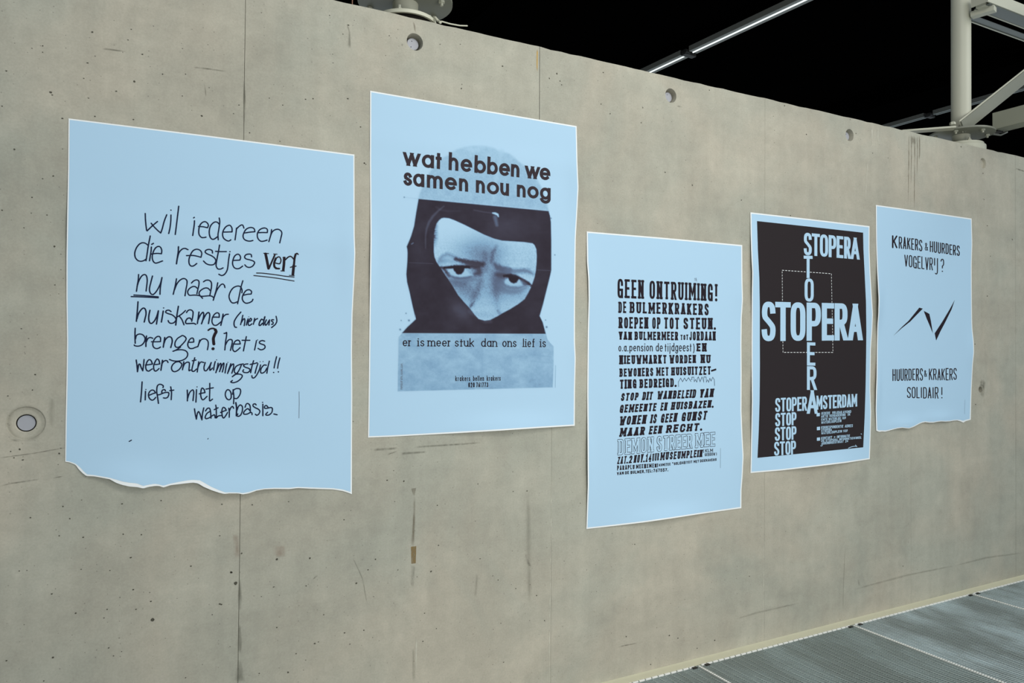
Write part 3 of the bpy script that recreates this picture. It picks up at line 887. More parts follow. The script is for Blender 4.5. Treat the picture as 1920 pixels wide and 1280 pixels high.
# capital skeletons in a unit box
SQUARISH = 2.7
r_ = 0.16
CAPS = {
    'A': [[(0, 0), (.5, 1)], [(1, 0), (.5, 1)], [(.2, .27), (.8, .27)]],
    'B': [[(0, 0), (0, 1)], [(0, 1), (.5, 1)] + arc(.55, .76, .4, .24, 90, -90, 8) + [(0, .52)], [(0, .52), (.5, .52)] + arc(.58, .26, .42, .26, 90, -90, 8) + [(0, 0)]],
    'C': [arc(.5, .68, .5, .32, 5, 180, 10) + arc(.5, .32, .5, .32, 180, 355, 10)],
    'D': [[(0, 0), (0, 1)], [(0, 1), (.4, 1)] + arc(.4, .66, .6, .34, 90, 0, 8) + arc(.4, .34, .6, .34, 0, -90, 8) + [(0, 0)]],
    'E': [[(0, 0), (0, 1)], [(0, 1), (1, 1)], [(0, .52), (.85, .52)], [(0, 0), (1, 0)]],
    'F': [[(0, 0), (0, 1)], [(0, 1), (1, 1)], [(0, .5), (.8, .5)]],
    'G': [arc(.5, .68, .5, .32, 5, 180, 10) + arc(.5, .32, .5, .32, 180, 350, 10), [(1, 0), (1, .42), (.6, .42)]],
    'H': [[(0, 0), (0, 1)], [(1, 0), (1, 1)], [(0, .5), (1, .5)]],
    'I': [[(.5, 0), (.5, 1)]],
    'J': [[(1, 1), (1, .28)] + arc(.5, .28, .5, .28, 0, -170, 9)],
    'Y2': [[(0, 1), (0, .62)], [(0, .45), (0, .28)] + arc(.5, .28, .5, .28, 180, 360, 9) + [(1, 1)]],
    'K': [[(0, 0), (0, 1)], [(0, .4), (1, 1)], [(.3, .58), (1, 0)]],
    'L': [[(0, 1), (0, 0)], [(0, 0), (1, 0)]],
    'M': [[(0, 0), (0, 1)], [(1, 0), (1, 1)], [(0, 1), (.5, .3), (1, 1)]],
    'N': [[(0, 0), (0, 1)], [(1, 0), (1, 1)], [(0, 1), (1, 0)]],
    'O': [arc(.5, .68, .5, .32, 0, 180, 12) + arc(.5, .32, .5, .32, 180, 360, 12) + [(1, .68)]],
    'P': [[(0, 0), (0, 1)], [(0, 1), (.5, 1)] + arc(.52, .72, .48, .28, 90, -90, 10) + [(0, .44)]],
    'R': [[(0, 0), (0, 1)], [(0, 1), (.5, 1)] + arc(.52, .74, .46, .26, 90, -90, 10) + [(0, .48)], [(.5, .48), (1, 0)]],
    'S': [arc(.5, .74, .48, .26, 10, 180, 9) + [(.10, .62), (.5, .5), (.92, .36)] + arc(.5, .26, .5, .26, 0, -170, 9)],
    'T': [[(.5, 0), (.5, 1)], [(0, 1), (1, 1)]],
    'U': [[(0, 1), (0, .3)] + arc(.5, .3, .5, .3, 180, 360, 10) + [(1, 1)]],
    'V': [[(0, 1), (.5, 0)], [(1, 1), (.5, 0)]],
    'W': [[(0, 1), (.26, 0)], [(.26, 0), (.5, .75), (.74, 0)], [(.74, 0), (1, 1)]],
    'X': [[(0, 0), (1, 1)], [(0, 1), (1, 0)]],
    'Y': [[(0, 1), (.5, .5)], [(1, 1), (.5, .5)], [(.5, .5), (.5, 0)]],
    'Z': [[(0, 1), (1, 1)], [(1, 1), (0, 0)], [(0, 0), (1, 0)]],
    '0': [arc(.5, .65, .5, .35, 0, 180, 8) + arc(.5, .35, .5, .35, 180, 360, 8) + [(1, .65)]],
    '1': [[(.5, 0), (.5, 1), (.15, .78)]],
    '2': [arc(.5, .72, .48, .28, 170, 0, 8) + [(.85, .48), (0, 0)], [(0, 0), (1, 0)]],
    '3': [arc(.45, .75, .48, .25, 150, -80, 8), arc(.45, .27, .53, .27, 80, -150, 8)],
    '4': [[(.75, 0), (.75, 1), (0, .3), (1, .3)]],
    '5': [[(.95, 1), (.1, 1), (.05, .55)] + arc(.45, .32, .52, .32, 110, -150, 9)],
    '6': [[(.85, 1), (.3, .75), (.02, .38)], arc(.5, .3, .48, .3, 0, 360, 12)],
    '7': [[(0, 1), (1, 1), (.35, 0)]],
    '9': [[(.15, 0), (.7, .25), (.98, .62)], arc(.5, .7, .48, .3, 0, 360, 12)],
    '.': [[(.5, .0), (.5, .06)]], ':': [[(.5, .05), (.5, .1)], [(.5, .6), (.5, .65)]],
    '!': [[(.5, .32), (.5, 1)], [(.5, 0), (.5, .04)]],
    '-': [[(0, .45), (1, .62)]], '+': [[(.5, .2), (.5, .8)], [(.1, .5), (.9, .5)]],
    '"': [[(.3, .8), (.25, 1)], [(.7, .8), (.65, 1)]],
    '(': [arc(1.0, .5, .9, .62, 125, 235, 8)], ')': [arc(0, .5, .9, .62, 55, -55, 8)],
    '?': [arc(.5, .74, .48, .26, 165, -60, 9) + [(.5, .42), (.5, .28)], [(.5, 0), (.5, .04)]],
    '&': [[(1, 0), (.15, .78), (.35, 1), (.62, .82), (.1, .32), (.2, .02), (.6, .05), (.95, .45)]],
    'IJ': [[(0, 1), (0, .45)], [(1, 1), (1, .15)] + arc(.55, .15, .45, .4, 0, -120, 6)],
}
SQUARISH = 0
for _g in ('S', '&'):
    _p = [CAPS[_g][0][0]]
    for q_ in CAPS[_g][0][1:]:
        if math.hypot(q_[0] - _p[-1][0], q_[1] - _p[-1][1]) > 0.02: _p.append(q_)
    CAPS[_g] = [[tuple(q_) for q_ in catmull(_p, 3)]]
# lower case: box 0..1 in x, 0 baseline, 1 x-height
LOWS = {
    'a': [arc(.5, .5, .5, .5, 0, 360, 24), [(1, 0), (1, 1)]],
    'b': [arc(.5, .5, .5, .5, 0, 360, 24), [(0, 0), (0, 1.5)]],
    'd': [arc(.5, .5, .5, .5, 0, 360, 24), [(1, 0), (1, 1.5)]],
    'e': [[(.1, .5), (.9, .5)], arc(.5, .5, .5, .5, 0, 310, 22)],
    'f': [[(.45, 0), (.45, 1.15)] + arc(.8, 1.15, .35, .33, 180, 70, 6), [(.1, .95), (.95, .95)]],
    'g': [arc(.5, .5, .5, .5, 0, 360, 24), [(1, 1), (1, -.05)] + arc(.5, -.05, .5, .38, 0, -160, 9)],
    'h': [[(0, 0), (0, 1.5)], [(0, .5)] + arc(.5, .55, .5, .45, 170, 0, 10) + [(1, 0)]],
    'i': [[(.5, 0), (.5, 1)], [(.5, 1.36), (.5, 1.42)]],
    'k': [[(0, 0), (0, 1.5)], [(0, .4), (1, 1)], [(.3, .6), (1, 0)]],
    'l': [[(.5, 0), (.5, 1.5)]],
    'm': [[(0, 0), (0, 1)], [(0, .6)] + arc(.25, .6, .25, .4, 170, 0, 8) + [(.5, 0)], [(.5, .6)] + arc(.75, .6, .25, .4, 170, 0, 8) + [(1, 0)]],
    'n': [[(0, 0), (0, 1)], [(0, .5)] + arc(.5, .55, .5, .45, 170, 0, 10) + [(1, 0)]],
    'o': [arc(.5, .5, .5, .5, 0, 360, 26)],
    'p': [arc(.5, .5, .5, .5, 0, 360, 24), [(0, -.45), (0, 1)]],
    'r': [[(0, 0), (0, 1)], [(0, .5)] + arc(.6, .5, .6, .48, 170, 70, 6)],
    's': [arc(.5, .74, .45, .26, 20, 180, 8) + [(.12, .6), (.5, .5), (.88, .38)] + arc(.5, .26, .5, .26, 0, -165, 8)],
    't': [[(.45, 0), (.45, 1.27)], [(0, .9), (1, .9)]],
    'u': [[(0, 1), (0, .42)] + arc(.5, .45, .5, .45, 185, 350, 10), [(1, 1), (1, 0)]],
    'w': [[(0, 1), (.26, 0)], [(.26, 0), (.5, 1)], [(.5, 1), (.74, 0)], [(.74, 0), (1, 1)]],
    'j': [[(.5, 1), (.5, -.2), (.1, -.45)], [(.5, 1.36), (.5, 1.42)]],
    ')': [arc(0, .5, .9, 1.0, 55, -55, 8)], '.': [[(.5, .0), (.5, .06)]],
    '0': CAPS['0'],
}
WID = {'I': .45, 'M': 1.3, 'W': 1.35, '.': .4, ':': .4, '!': .4, '"': .6, 'i': .38, 'l': .38, 'm': 1.6, 'w': 1.35, 't': .65, 'f': .7, 'r': .65, 'j': .4, '1': .6, 'E': .9, 'L': .85, 'J': .8, 's': .85, ')': .5, '(': .5, '&': .9}


def put_glyph(ink, g, q, tx, tz, cap, serif, slant, font, skel=1.0):
    """q: (x0, x1, ztop, zbot at x0, ztop, zbot at x1) in wall metres"""
    x0, x1, zt0, zb0, zt1, zb1 = q
    # very narrow letters get thinner stems so that their counters stay open
    fi = 0.73 if serif and font is CAPS else 0.5
    if g not in ('I', 'i', 'l', '1', '.', ':', '!', '-', '"', '(', ')') and font is CAPS:
        tx = min(tx, (x1 - x0) / skel / (2 * fi + (2.3 if g in ('M', 'W') else 1.25)))
    ox, oz = tx * skel, tz * skel
    ins = ox * fi
    top_l = lambda x: zt0 + (zt1 - zt0) * (x - x0) / (x1 - x0)
    bot_l = lambda x: zb0 + (zb1 - zb0) * (x - x0) / (x1 - x0)
    for st in font[g]:
        pts = []
        for a, b in st:
            if g in ('I', 'i', 'l', '1', '.', ':', '!', '-', "'"): x = x0 + (x1 - x0) * a
            else: x = x0 + ins + (x1 - x0 - 2 * ins) * a
            s_ = (x - x0) / (x1 - x0)
            zt = zt0 + (zt1 - zt0) * s_ - oz / 2; zb = zb0 + (zb1 - zb0) * s_ + oz / 2
            z = zb + (zt - zb) * b
            pts.append((x + slant * b * (zt - zb), z))
        if g in '.:' or (g in '!ij?' and len(st) == 2 and abs(st[0][1] - st[1][1]) < 0.1):
            c = pts[0]; ink.stroke([(c[0] - 1e-4, c[1]), (c[0] + 1e-4, c[1])], tx * 1.25, tz * 1.25, 'round'); continue
        eps = 1e-6
        ln = None
        if cap == 'square' and (font is CAPS or g == 'w') and skel == 1.0:
            ln = ((top_l, (abs(st[0][1] - 1) < eps, abs(st[-1][1] - 1) < eps)), (bot_l, (abs(st[0][1]) < eps, abs(st[-1][1]) < eps)))
        ink.stroke(pts, tx, tz, cap, None, ln)
        if serif:
            for e, o_ in ((0, 1), (-1, -2)):
                (a, b), (c, d_) = st[e], st[o_]
                if (abs(b) < 1e-6 or abs(b - 1) < 1e-6) and abs(d_ - b) > 0.25 and abs(c - a) < 0.55 * abs(d_ - b) + 1e-6 and g not in 'GCSJ':
                    p = pts[e]; w = serif * ox * (0.8 if g in 'TPF' else 1.0); wr = 0.0 if font is LOWS and b > 0.5 else w
                    ink.stroke([(p[0] - w, p[1]), (p[0] + wr + 1e-5, p[1])], tx * 0.6, tz * 0.8, 'square')


def text_line(P, ink, words, tops, bases, tpx, font=CAPS, tz_ratio=0.85, gap=0.12, cap='square', serif=0, slant=0.0, jitter=0.0, seed=0, skel=1.0):
    """words: [(text or list of glyphs, px0, px1)], tops/bases: ((x, y), (x, y)) lines in photograph pixels"""
    rnd = random.Random(seed)
    fy = lambda ln, x: ln[0][1] + (ln[1][1] - ln[0][1]) * (x - ln[0][0]) / (ln[1][0] - ln[0][0])
    for txt, a, b in words:
        ws = [WID.get(g, 1.0) for g in txt]
        tot = sum(ws) + gap * (len(ws) - 1)
        x = 0
        Xa, _ = P.xz(a, fy(bases, a)); Xb, _ = P.xz(b, fy(bases, b))
        for g, w in zip(txt, ws):
            s0, s1 = x / tot, (x + w) / tot; x += w + gap
            # equal steps on the wall, not in the picture
            X0 = Xa + (Xb - Xa) * s0; X1 = Xa + (Xb - Xa) * s1
            pxs = [px_of(X0), px_of(X1)]
            jt, jb = [rnd.uniform(-jitter, jitter) for _ in range(2)]
            _, zt0 = P.xz(pxs[0], fy(tops, pxs[0]) + jt); _, zb0 = P.xz(pxs[0], fy(bases, pxs[0]) + jb)
            _, zt1 = P.xz(pxs[1], fy(tops, pxs[1]) + jt); _, zb1 = P.xz(pxs[1], fy(bases, pxs[1]) + jb)
            m = PXM(pxs[0], 600)
            jj = 1 + rnd.uniform(-1, 1) * jitter * 0.05
            put_glyph(ink, g, (float(X0), float(X1), float(zt0), float(zb0), float(zt1), float(zb1)), tpx / m * jj, tpx / m * tz_ratio * jj, cap, serif, slant, font, skel)


def px_of(X):
    v = np.array([X, -CAM[1], 0.0])
    c = np.array([v[0] * dh[0] + v[1] * yw[0], 0, v[0] * dh[2] + v[1] * yw[2]])
    return 960 + F_PX * c[0] / c[2]


def pen(P, ink, org, sc, strokes, w):
    """strokes: 'x,y x,y ...' in zoomed coordinates, optional 'w=..' (zoomed px) and '|' = straight"""
    for s in strokes:
        tk = s.split(); ww = w; straight = False; tp = None
        pts = []
        for t in tk:
            if t.startswith('w='): ww = float(t[2:]) / sc
            elif t == '|': straight = True
            elif t.startswith('t='): tp = [float(q) for q in t[2:].split(',')]
            else:
                a, b = t.split(','); pts.append((org[0] + float(a) / sc, org[1] + float(b) / sc))
        if len(pts) == 1: pts = [pts[0], (pts[0][0] + 0.15, pts[0][1])]
        if not straight: pts = catmull(pts, 6)
        pts = np.array(pts)
        X, Z = P.xz(pts[:, 0], pts[:, 1])
        m = PXM(pts[0][0], 600)
        ink.stroke(np.stack([X, Z], -1), ww / m, None, 'round', tp)


def poster(label, P, top, left, right, bottom, blue_bottom, inset=(2.6, 2.4, 2.0), nv=80):
    bl, br = W(*left[-1]), W(*right[-1])
    root = empty('poster', (float((bl[0] + br[0]) / 2), -0.001, float((bl[2] + br[2]) / 2)))
    tag(root, label, 'poster')
    sheet(P, 'paper', top, bottom, left, right, 0.0, M['paper'], root, nu=150 if len(bottom) > 6 else 60, nv=nv)
    it, il, ir = inset
    tl, tr = np.array(top[0]), np.array(top[-1])
    s = (tr - tl) / np.hypot(*(tr - tl))
    t2 = [tuple(np.array(p) + (0, it)) for p in top]; t2[0] = tuple(np.array(t2[0]) + s * il); t2[-1] = tuple(np.array(t2[-1]) - s * ir)
    l2 = [(x + il, y) for x, y in left]; l2[0] = t2[0]; l2[-1] = tuple(blue_bottom[0])
    r2 = [(x - ir, y) for x, y in right]; r2[0] = t2[-1]; r2[-1] = tuple(blue_bottom[-1])
    sheet(P, 'blue_print', t2, blue_bottom, l2, r2, 0.00035, M['blue'], root, nu=150 if len(bottom) > 6 else 60, nv=nv)
    return root


INK = 0.0008

# ---- poster 1: handwritten ------------------------------------------
P1 = Paper([(0.69, ZF + 0.30, 0.05, 0.16, 0.007), (-0.15, ZF + 0.30, 0.05, 0.15, 0.003), (0.22, ZF - 0.47, 0.24, 0.07, 0.018), (0.0, ZF - 0.40, 0.10, 0.05, 0.010), (0.3, ZF + 0.35, 0.5, 0.05, 0.004)])
z = lambda a, k=2.72286, o=(0, 600): [(o[0] + x / k, o[1] + y / k) for x, y in a]
tear_w = z([(332, 722), (355, 726), (385, 738), (402, 762), (420, 780), (440, 795), (480, 797), (520, 804), (560, 812), (590, 829), (620, 840), (660, 849), (700, 852), (731, 859), (757, 851), (790, 846),
            (812, 846), (834, 854), (870, 842), (920, 836), (965, 831), (985, 829), (1010, 833), (1040, 851), (1080, 868), (1120, 881), (1145, 887), (1170, 884), (1215, 884), (1240, 889), (1270, 884), (1310, 870),
            (1350, 863), (1400, 861), (1480, 862), (1520, 857), (1580, 860), (1640, 862), (1700, 864), (1750, 872), (1775, 880), (1797, 888)])
tear_b = z([(338, 718), (360, 722), (388, 733), (410, 752), (428, 772), (445, 787), (480, 790), (520, 797), (560, 804), (595, 814), (625, 823), (660, 829), (700, 833), (731, 846), (757, 840), (790, 835),
            (812, 838), (834, 845), (870, 834), (920, 824), (965, 816), (985, 815), (1020, 817), (1050, 834), (1080, 851), (1120, 868), (1150, 879), (1175, 878), (1215, 879), (1240, 882), (1270, 877), (1310, 865),
            (1350, 858), (1400, 855), (1480, 855), (1520, 851), (1580, 853), (1640, 855), (1700, 857), (1750, 864), (1775, 872), (1790, 877)])
r1 = poster('light blue poster with thin handwritten text and a torn bottom edge, leftmost of the five', P1, [(128.5, 221.8), (396, 255), (664.5, 289.5)],
            [(128.5, 221.8), (127.6, 320), (126, 400), (124.6, 480), (124.5, 560), (125.6, 640), (124.5, 720), (123, 790), (122.2, 865.2)],
            [(664.5, 289.5), (664.8, 380), (665, 440), (666.2, 475), (664.5, 520), (661, 590), (660, 660), (660.5, 740), (660, 830), (659.8, 926)], tear_w, tear_b)
PW = 2.35
i1 = Ink(P1, INK)
pen(P1, i1, (240, 380), 10.6667, """345,215 350,340 362,470 375,555
| 372,550 385,560 490,458 590,375
465,410 500,455 580,540 655,605
655,605 685,520 725,370 775,240
860,245 855,380 840,500 815,615
w=26 858,148
| 1015,70 980,360 945,635
1330,360 1325,440 1308,560 1295,655
w=24 1312,303 1326,292
1410,475 1500,480 1560,492 1590,500
1590,500 1608,450 1580,400 1535,378 1480,400 1435,460 1415,560 1425,640 1465,690 1510,697 1560,688
1825,430 1790,393 1740,385 1685,420 1640,490 1625,590 1640,680 1680,727 1725,725 1790,680
1825,305 1835,390 1815,540 1800,640 1805,740""".split('\n'), PW)
pen(P1, i1, (400, 390), 10.6667, """190,480 280,478 375,475
375,475 372,400 340,350 310,345 250,375 200,450 185,530 205,600 260,645 310,658 350,635
435,635 450,520 465,400
460,420 510,370 560,338 590,345 612,400
620,498 740,480 830,473
830,473 820,420 780,392 720,392 650,430 605,510 595,570 620,625 680,655 740,660 790,648
885,492 980,488 1080,490
1080,490 1080,430 1040,400 980,405 920,440 885,500 880,560 900,620 950,662 1010,660 1075,640
1165,430 1150,530 1110,670
1130,600 1170,490 1230,435 1300,425 1355,460 1370,510 1350,600 1328,695""".split('\n'), PW)
i1.build('handwriting', M['pen'], r1)
i1 = Ink(P1, INK)
pen(P1, i1, (240, 380), 10.6667, """395,845 350,812 290,800 225,830 165,910 135,1010 150,1100 200,1155 260,1170 320,1155 370,1120
445,665 405,870 380,1040 360,1160
468,885 460,980 430,1160
w=26 475,832 508,812
470,1025 580,1012 670,1020
670,1020 675,950 650,890 605,873 550,905 505,985 485,1080 500,1160 540,1203 590,1200 690,1163
w=28 1010,880 1005,980 990,1080 970,1220
985,1120 1020,1000 1080,930 1140,913 1200,938
1170,1057 1290,1053 1380,1068 1460,1090
1460,1090 1475,1010 1440,950 1370,930 1300,960 1250,1040 1220,1130 1225,1220 1260,1263 1310,1262 1375,1215
1690,1005 1680,955 1620,933 1560,950 1545,990 1590,1025 1670,1060 1735,1110 1755,1170 1720,1230 1650,1243 1570,1220 1510,1165""".split('\n'), PW)
pen(P1, i1, (400, 390), 10.6667, """125,740 100,880 75,1010 55,1140 85,1210 140,1220 195,1195
45,865 150,870 260,870
w=24 328,872 334,870
325,915 305,1040 292,1160 275,1243 230,1318 170,1348 110,1323
400,1047 470,1043 530,1040
530,1040 545,990 525,940 485,922 430,955 395,1030 385,1110 410,1180 460,1210 520,1205 585,1160
765,975 755,930 710,920 650,935 625,980 655,1015 730,1035 800,1060 825,1095 790,1155 730,1185 670,1175 630,1135""".split('\n'), PW)
i1.build('handwriting', M['pen'], r1)
i1 = Ink(P1, INK)
pen(P1, i1, (400, 390), 10.6667, """w=52 | 1045,915 1075,1060 1103,1205
w=32 | 1230,935 1170,1070 1112,1210
w=18 | 1008,902 1105,908
w=18 | 1205,918 1275,922
w=24 1235,1095 1290,1110 1330,1108 1352,1050 1335,990 1300,975 1250,1010
w=42 1250,1005 1218,1090 1222,1170 1260,1205
w=34 | 1250,1208 1318,1210
w=50 | 1418,995 1412,1120 1398,1240
w=18 | 1392,985 1440,985
w=26 1440,1035 1490,985 1540,965 1575,985 1605,1020
w=20 | 1352,1255 1420,1258
w=26 1695,925 1670,905 1640,930
w=42 1645,925 1625,1000 1612,1130
w=54 | 1608,1150 1590,1330
w=22 | 1540,1185 1600,1168 1655,1160
w=16 | 1520,1345 1620,1350""".split('\n'), PW)
pen(P1, i1, (400, 500), 10.6667, """w=20 865,125 1000,130 1250,160 1450,190 1615,205
w=19 810,175 1000,195 1250,225 1615,285""".split('\n'), PW)
o = i1.build('bold_handwritten_word', M['ink'], r1); o['label'] = 'thick black underlined word'
i1 = Ink(P1, INK)
pen(P1, i1, (240, 500), 10.6667, """213,155 205,260 190,350 170,490
180,400 215,290 270,190 330,155 370,185 385,270 375,380 362,485
490,185 455,320 430,440 445,520 490,555 540,525 600,440 650,330 680,215
680,215 660,330 645,440 640,550
120,565 350,578 605,600
65,595 350,605 605,620
970,240 945,380 905,550
930,460 980,340 1050,260 1120,235 1175,270 1180,340 1160,450 1140,580
1270,325 1310,285 1370,262 1415,285 1420,350 1400,440 1378,540
1385,430 1350,400 1300,395 1235,430 1195,490 1205,545 1240,570 1330,565 1420,575 1480,590 1620,580 1680,590 1715,620
1510,300 1560,270 1620,270 1665,310 1670,400 1655,480 1635,580
1640,470 1600,430 1540,425 1470,460 1425,510 1430,560 1490,630
1795,320 1770,440 1740,550 1705,670""".split('\n'), PW)
pen(P1, i1, (400, 500), 10.6667, """20,600 60,490 100,420 150,360 190,345 220,370 232,415
555,410 520,388 470,388 400,420 345,490 315,580 330,660 370,715 420,722 480,700
555,410 575,470 570,520
590,280 555,400 520,570 485,740
595,570 680,550 755,545
755,545 765,500 735,465 690,460 640,490 595,560 578,630 600,690 650,727 710,720 770,690 792,650""".split('\n'), PW)
i1.build('handwriting', M['pen'], r1)
i1 = Ink(P1, INK)
pen(P1, i1, (240, 500), 10.6667, """w=27 200,700 190,850 180,960 168,1090
w=27 180,1040 210,940 270,850 320,825 355,870 360,950 345,1020 325,1105
w=27 440,870 420,960 415,1050 435,1115 475,1130 530,1080 575,990 608,880
w=27 608,880 595,980 570,1145
w=27 705,885 690,980 668,1105
w=24 712,822
860,895 820,868 770,875 755,910 800,935 880,960 940,1010 960,1060 920,1115 860,1130 820,1110 803,1075
w=27 1008,790 980,960 955,1165
1150,875 1080,940 990,1000
1030,990 1080,1060 1120,1160
1170,915 1200,875 1250,860 1295,890 1300,960 1275,1090
w=27 1270,1060 1240,1025 1190,1035 1155,1085 1160,1130 1220,1135 1310,1130 1355,1150
w=27 1420,905 1405,1010 1388,1135
w=27 1400,1060 1450,960 1500,910 1515,960 1500,1050 1470,1140
w=27 1490,1080 1560,950 1610,915 1635,960 1625,1050 1610,1135
1690,1008 1760,1005 1825,1010
1825,1010 1820,940 1780,920 1730,950 1690,1020 1680,1100 1710,1160 1760,1170 1800,1150 1860,1100""".split('\n'), PW)
pen(P1, i1, (400, 500), 10.6667, """w=27 195,945 175,1060 150,1170
170,1080 200,1000 250,955 300,948
550,905 470,1000 420,1090 415,1160 435,1205 465,1210
590,970 570,1060 545,1155
555,1120 600,1050 625,1040 630,1090 618,1175
695,1040 675,1100 660,1165
w=16 708,1000
705,1095 750,1080 765,1050
765,1050 745,1030 720,1060 700,1110 700,1160 730,1170 770,1140
825,1030 815,1090 800,1150
810,1110 840,1060 885,1035
w=27 990,1060 960,1050 925,1110 915,1165 940,1170 980,1130
w=30 1030,1000 1010,1080 1000,1165
1060,1060 1035,1120 1040,1165 1070,1150 1110,1080
1125,1060 1118,1110 1110,1165
1205,1060 1170,1060 1165,1085 1195,1110 1190,1145 1165,1150
1255,990 1270,1080 1240,1150 1165,1215""".split('\n'), PW)
i1.build('handwriting', M['pen'], r1)
i1 = Ink(P1, INK)
pen(P1, i1, (240, 610), 10.6667, """145,55 140,200 145,355
150,270 170,200 230,170 300,190 340,250 330,320 280,385 210,412 140,405 125,390
w=27 370,210 360,320 358,420
365,330 400,260 450,240 495,255
470,325 560,325 650,322
650,322 650,250 620,218 570,230 520,290 495,370 515,435 570,462 620,450 650,430
w=27 735,240 720,340 705,435
w=27 715,370 750,280 810,228 865,240 885,300 875,370 855,440
1095,200 1060,215 990,260 945,330 940,400 970,435 1030,425 1110,350 1160,280 1150,235 1095,200
1050,420 1040,440 960,490 900,515
900,515 980,490 1080,485 1160,510 1195,570 1170,640 1100,690 1000,712 900,705 830,680
1210,335 1270,335 1315,330
1315,330 1310,270 1280,250 1235,280 1200,350 1200,410 1235,455 1290,460 1340,440 1400,420
1435,290 1415,370 1395,425
1410,380 1450,300 1500,268 1560,275 1600,320 1605,390 1588,485""".split('\n'), PW)
pen(P1, i1, (400, 600), 10.6667, """215,265 240,262 265,250 262,330 245,430 230,595
240,500 290,410 340,385 375,400 378,450 360,530 342,605
400,475 470,478 540,475
540,475 520,415 480,400 430,430 395,510 390,590 430,628 480,600 535,550
660,330 630,470 602,615
| 575,402 730,402
862,410 845,500 825,595
w=20 885,395
1025,420 980,408 930,425 925,460 970,480 1020,500 1035,540 1010,575 950,592 895,565""".split('\n'), PW)
i1.build('handwriting', M['pen'], r1)
i1 = Ink(P1, INK)
pen(P1, i1, (240, 610), 10.6667, """w=32 1605,95 1650,65 1710,60 1745,80
w=56 1745,85 1762,125 1735,180 1710,250 1710,310 1718,370
w=60 1700,465""".split('\n'), PW)
o = i1.build('question_mark', M['ink'], r1); o['label'] = 'thick black question mark'
i1 = Ink(P1, INK)
pen(P1, i1, (240, 610), 10.6667, """165,690 180,800 190,925
190,925 205,840 215,780 240,775 260,830 295,905
295,905 310,800 322,680
350,790 420,782 490,770
490,770 460,700 420,685 380,730 355,820 370,890 415,912 450,890 485,868
525,780 580,778 635,768
635,768 620,700 585,670 550,710 515,800 520,880 550,912 590,890 620,860
w=27 690,695 675,790 658,895
668,800 700,730 750,700 785,710 800,740
1020,720 950,735 890,790 870,850 890,905 940,922 1010,890 1060,830 1075,770 1040,735 1000,712
1115,725 1105,800 1090,885
1095,850 1130,770 1180,735 1225,745 1225,820 1220,900 1250,890
1335,645 1310,740 1285,840 1280,905 1320,915 1370,870
1285,705 1360,690
1415,725 1400,820 1385,930
1390,870 1420,780 1460,730 1515,740
1545,740 1520,830 1530,895 1570,900 1620,830 1665,740
1665,740 1640,830 1640,895 1690,850
1745,720 1725,800 1712,890
w=20 1770,688""".split('\n'), PW)
pen(P1, i1, (400, 600), 10.6667, """95,860 80,950 50,1050
70,1000 120,890 150,865 150,930 125,1030
135,1000 180,890 210,860 205,940 180,1035
270,870 250,960 235,1055
w=18 290,845
350,870 315,970 285,1065
300,1030 350,920 400,875 405,940 370,1060
600,875 520,890 450,930 420,1000 430,1050 470,1060 520,990 560,900
490,1060 420,1100 380,1130
380,1130 440,1085 530,1080 578,1110 550,1170 480,1225 400,1250 350,1235 380,1205
690,875 640,880 605,910 640,940 710,965 735,1000 690,1045 620,1045 590,1020 605,990
805,810 775,910 745,1050
735,885 810,870 875,852
890,870 860,960 835,1060
945,895 920,990 870,1090 820,1150 780,1150 770,1110
w=18 935,830
w=18 993,828
1060,900 1010,900 960,960 945,1030 970,1060 1030,1030 1070,960
1120,820 1090,940 1070,1060
1265,730 1235,850 1215,955
w=26 1205,1045
1330,755 1300,870 1285,960
w=28 1300,1033""".split('\n'), PW)
i1.build('handwriting', M['pen'], r1)
i1 = Ink(P1, INK)
pen(P1, i1, (240, 710), 10.6667, """283,60 270,260 252,460
350,250 345,420
w=22 357,212
430,325 500,295 550,280
550,280 520,235 475,225 430,260 410,320 430,390 480,425 520,410 555,370
700,175 705,140 665,112 620,112 585,150 575,250 590,350 610,490
600,320 640,312 690,290 750,272 810,275 815,320 790,370 750,385 710,380
750,240 730,215 690,225 675,265 690,290
855,160 870,270 865,415
835,235 915,225
1185,225 1190,330 1188,440
1190,400 1230,280 1290,220 1315,260 1310,340 1300,435
1370,215 1365,340 1358,465
w=22 1380,160
1425,300 1480,285 1540,275
1540,275 1520,210 1480,185 1460,240 1455,330 1475,400 1510,415 1580,350
1635,90 1635,230 1630,400 1640,440 1690,405
1560,205 1705,178""".split('\n'), PW)
pen(P1, i1, (400, 690), 10.6667, """285,430 250,470 240,540 270,610 320,630 355,590 355,510 330,450 285,430
395,430 410,560 405,710
385,520 400,450 430,420 480,405 535,420 545,480 520,550 470,605 410,600""".split('\n'), PW)
i1.build('handwriting', M['pen'], r1)
i1 = Ink(P1, INK)
pen(P1, i1, (240, 710), 10.6667, """1330,600 1345,700 1368,805
1368,805 1385,700 1410,655 1440,700 1478,820
1478,820 1490,700 1515,580
1550,640 1590,590 1630,590 1650,650 1660,785
1640,650 1580,690 1545,760 1560,795 1620,780 1680,740 1730,720 1745,780
1755,525 1765,600 1770,780
1725,615 1800,578
w=20 25,1250 70,1225
w=14 1595,1205 1605,1190""".split('\n'), PW)
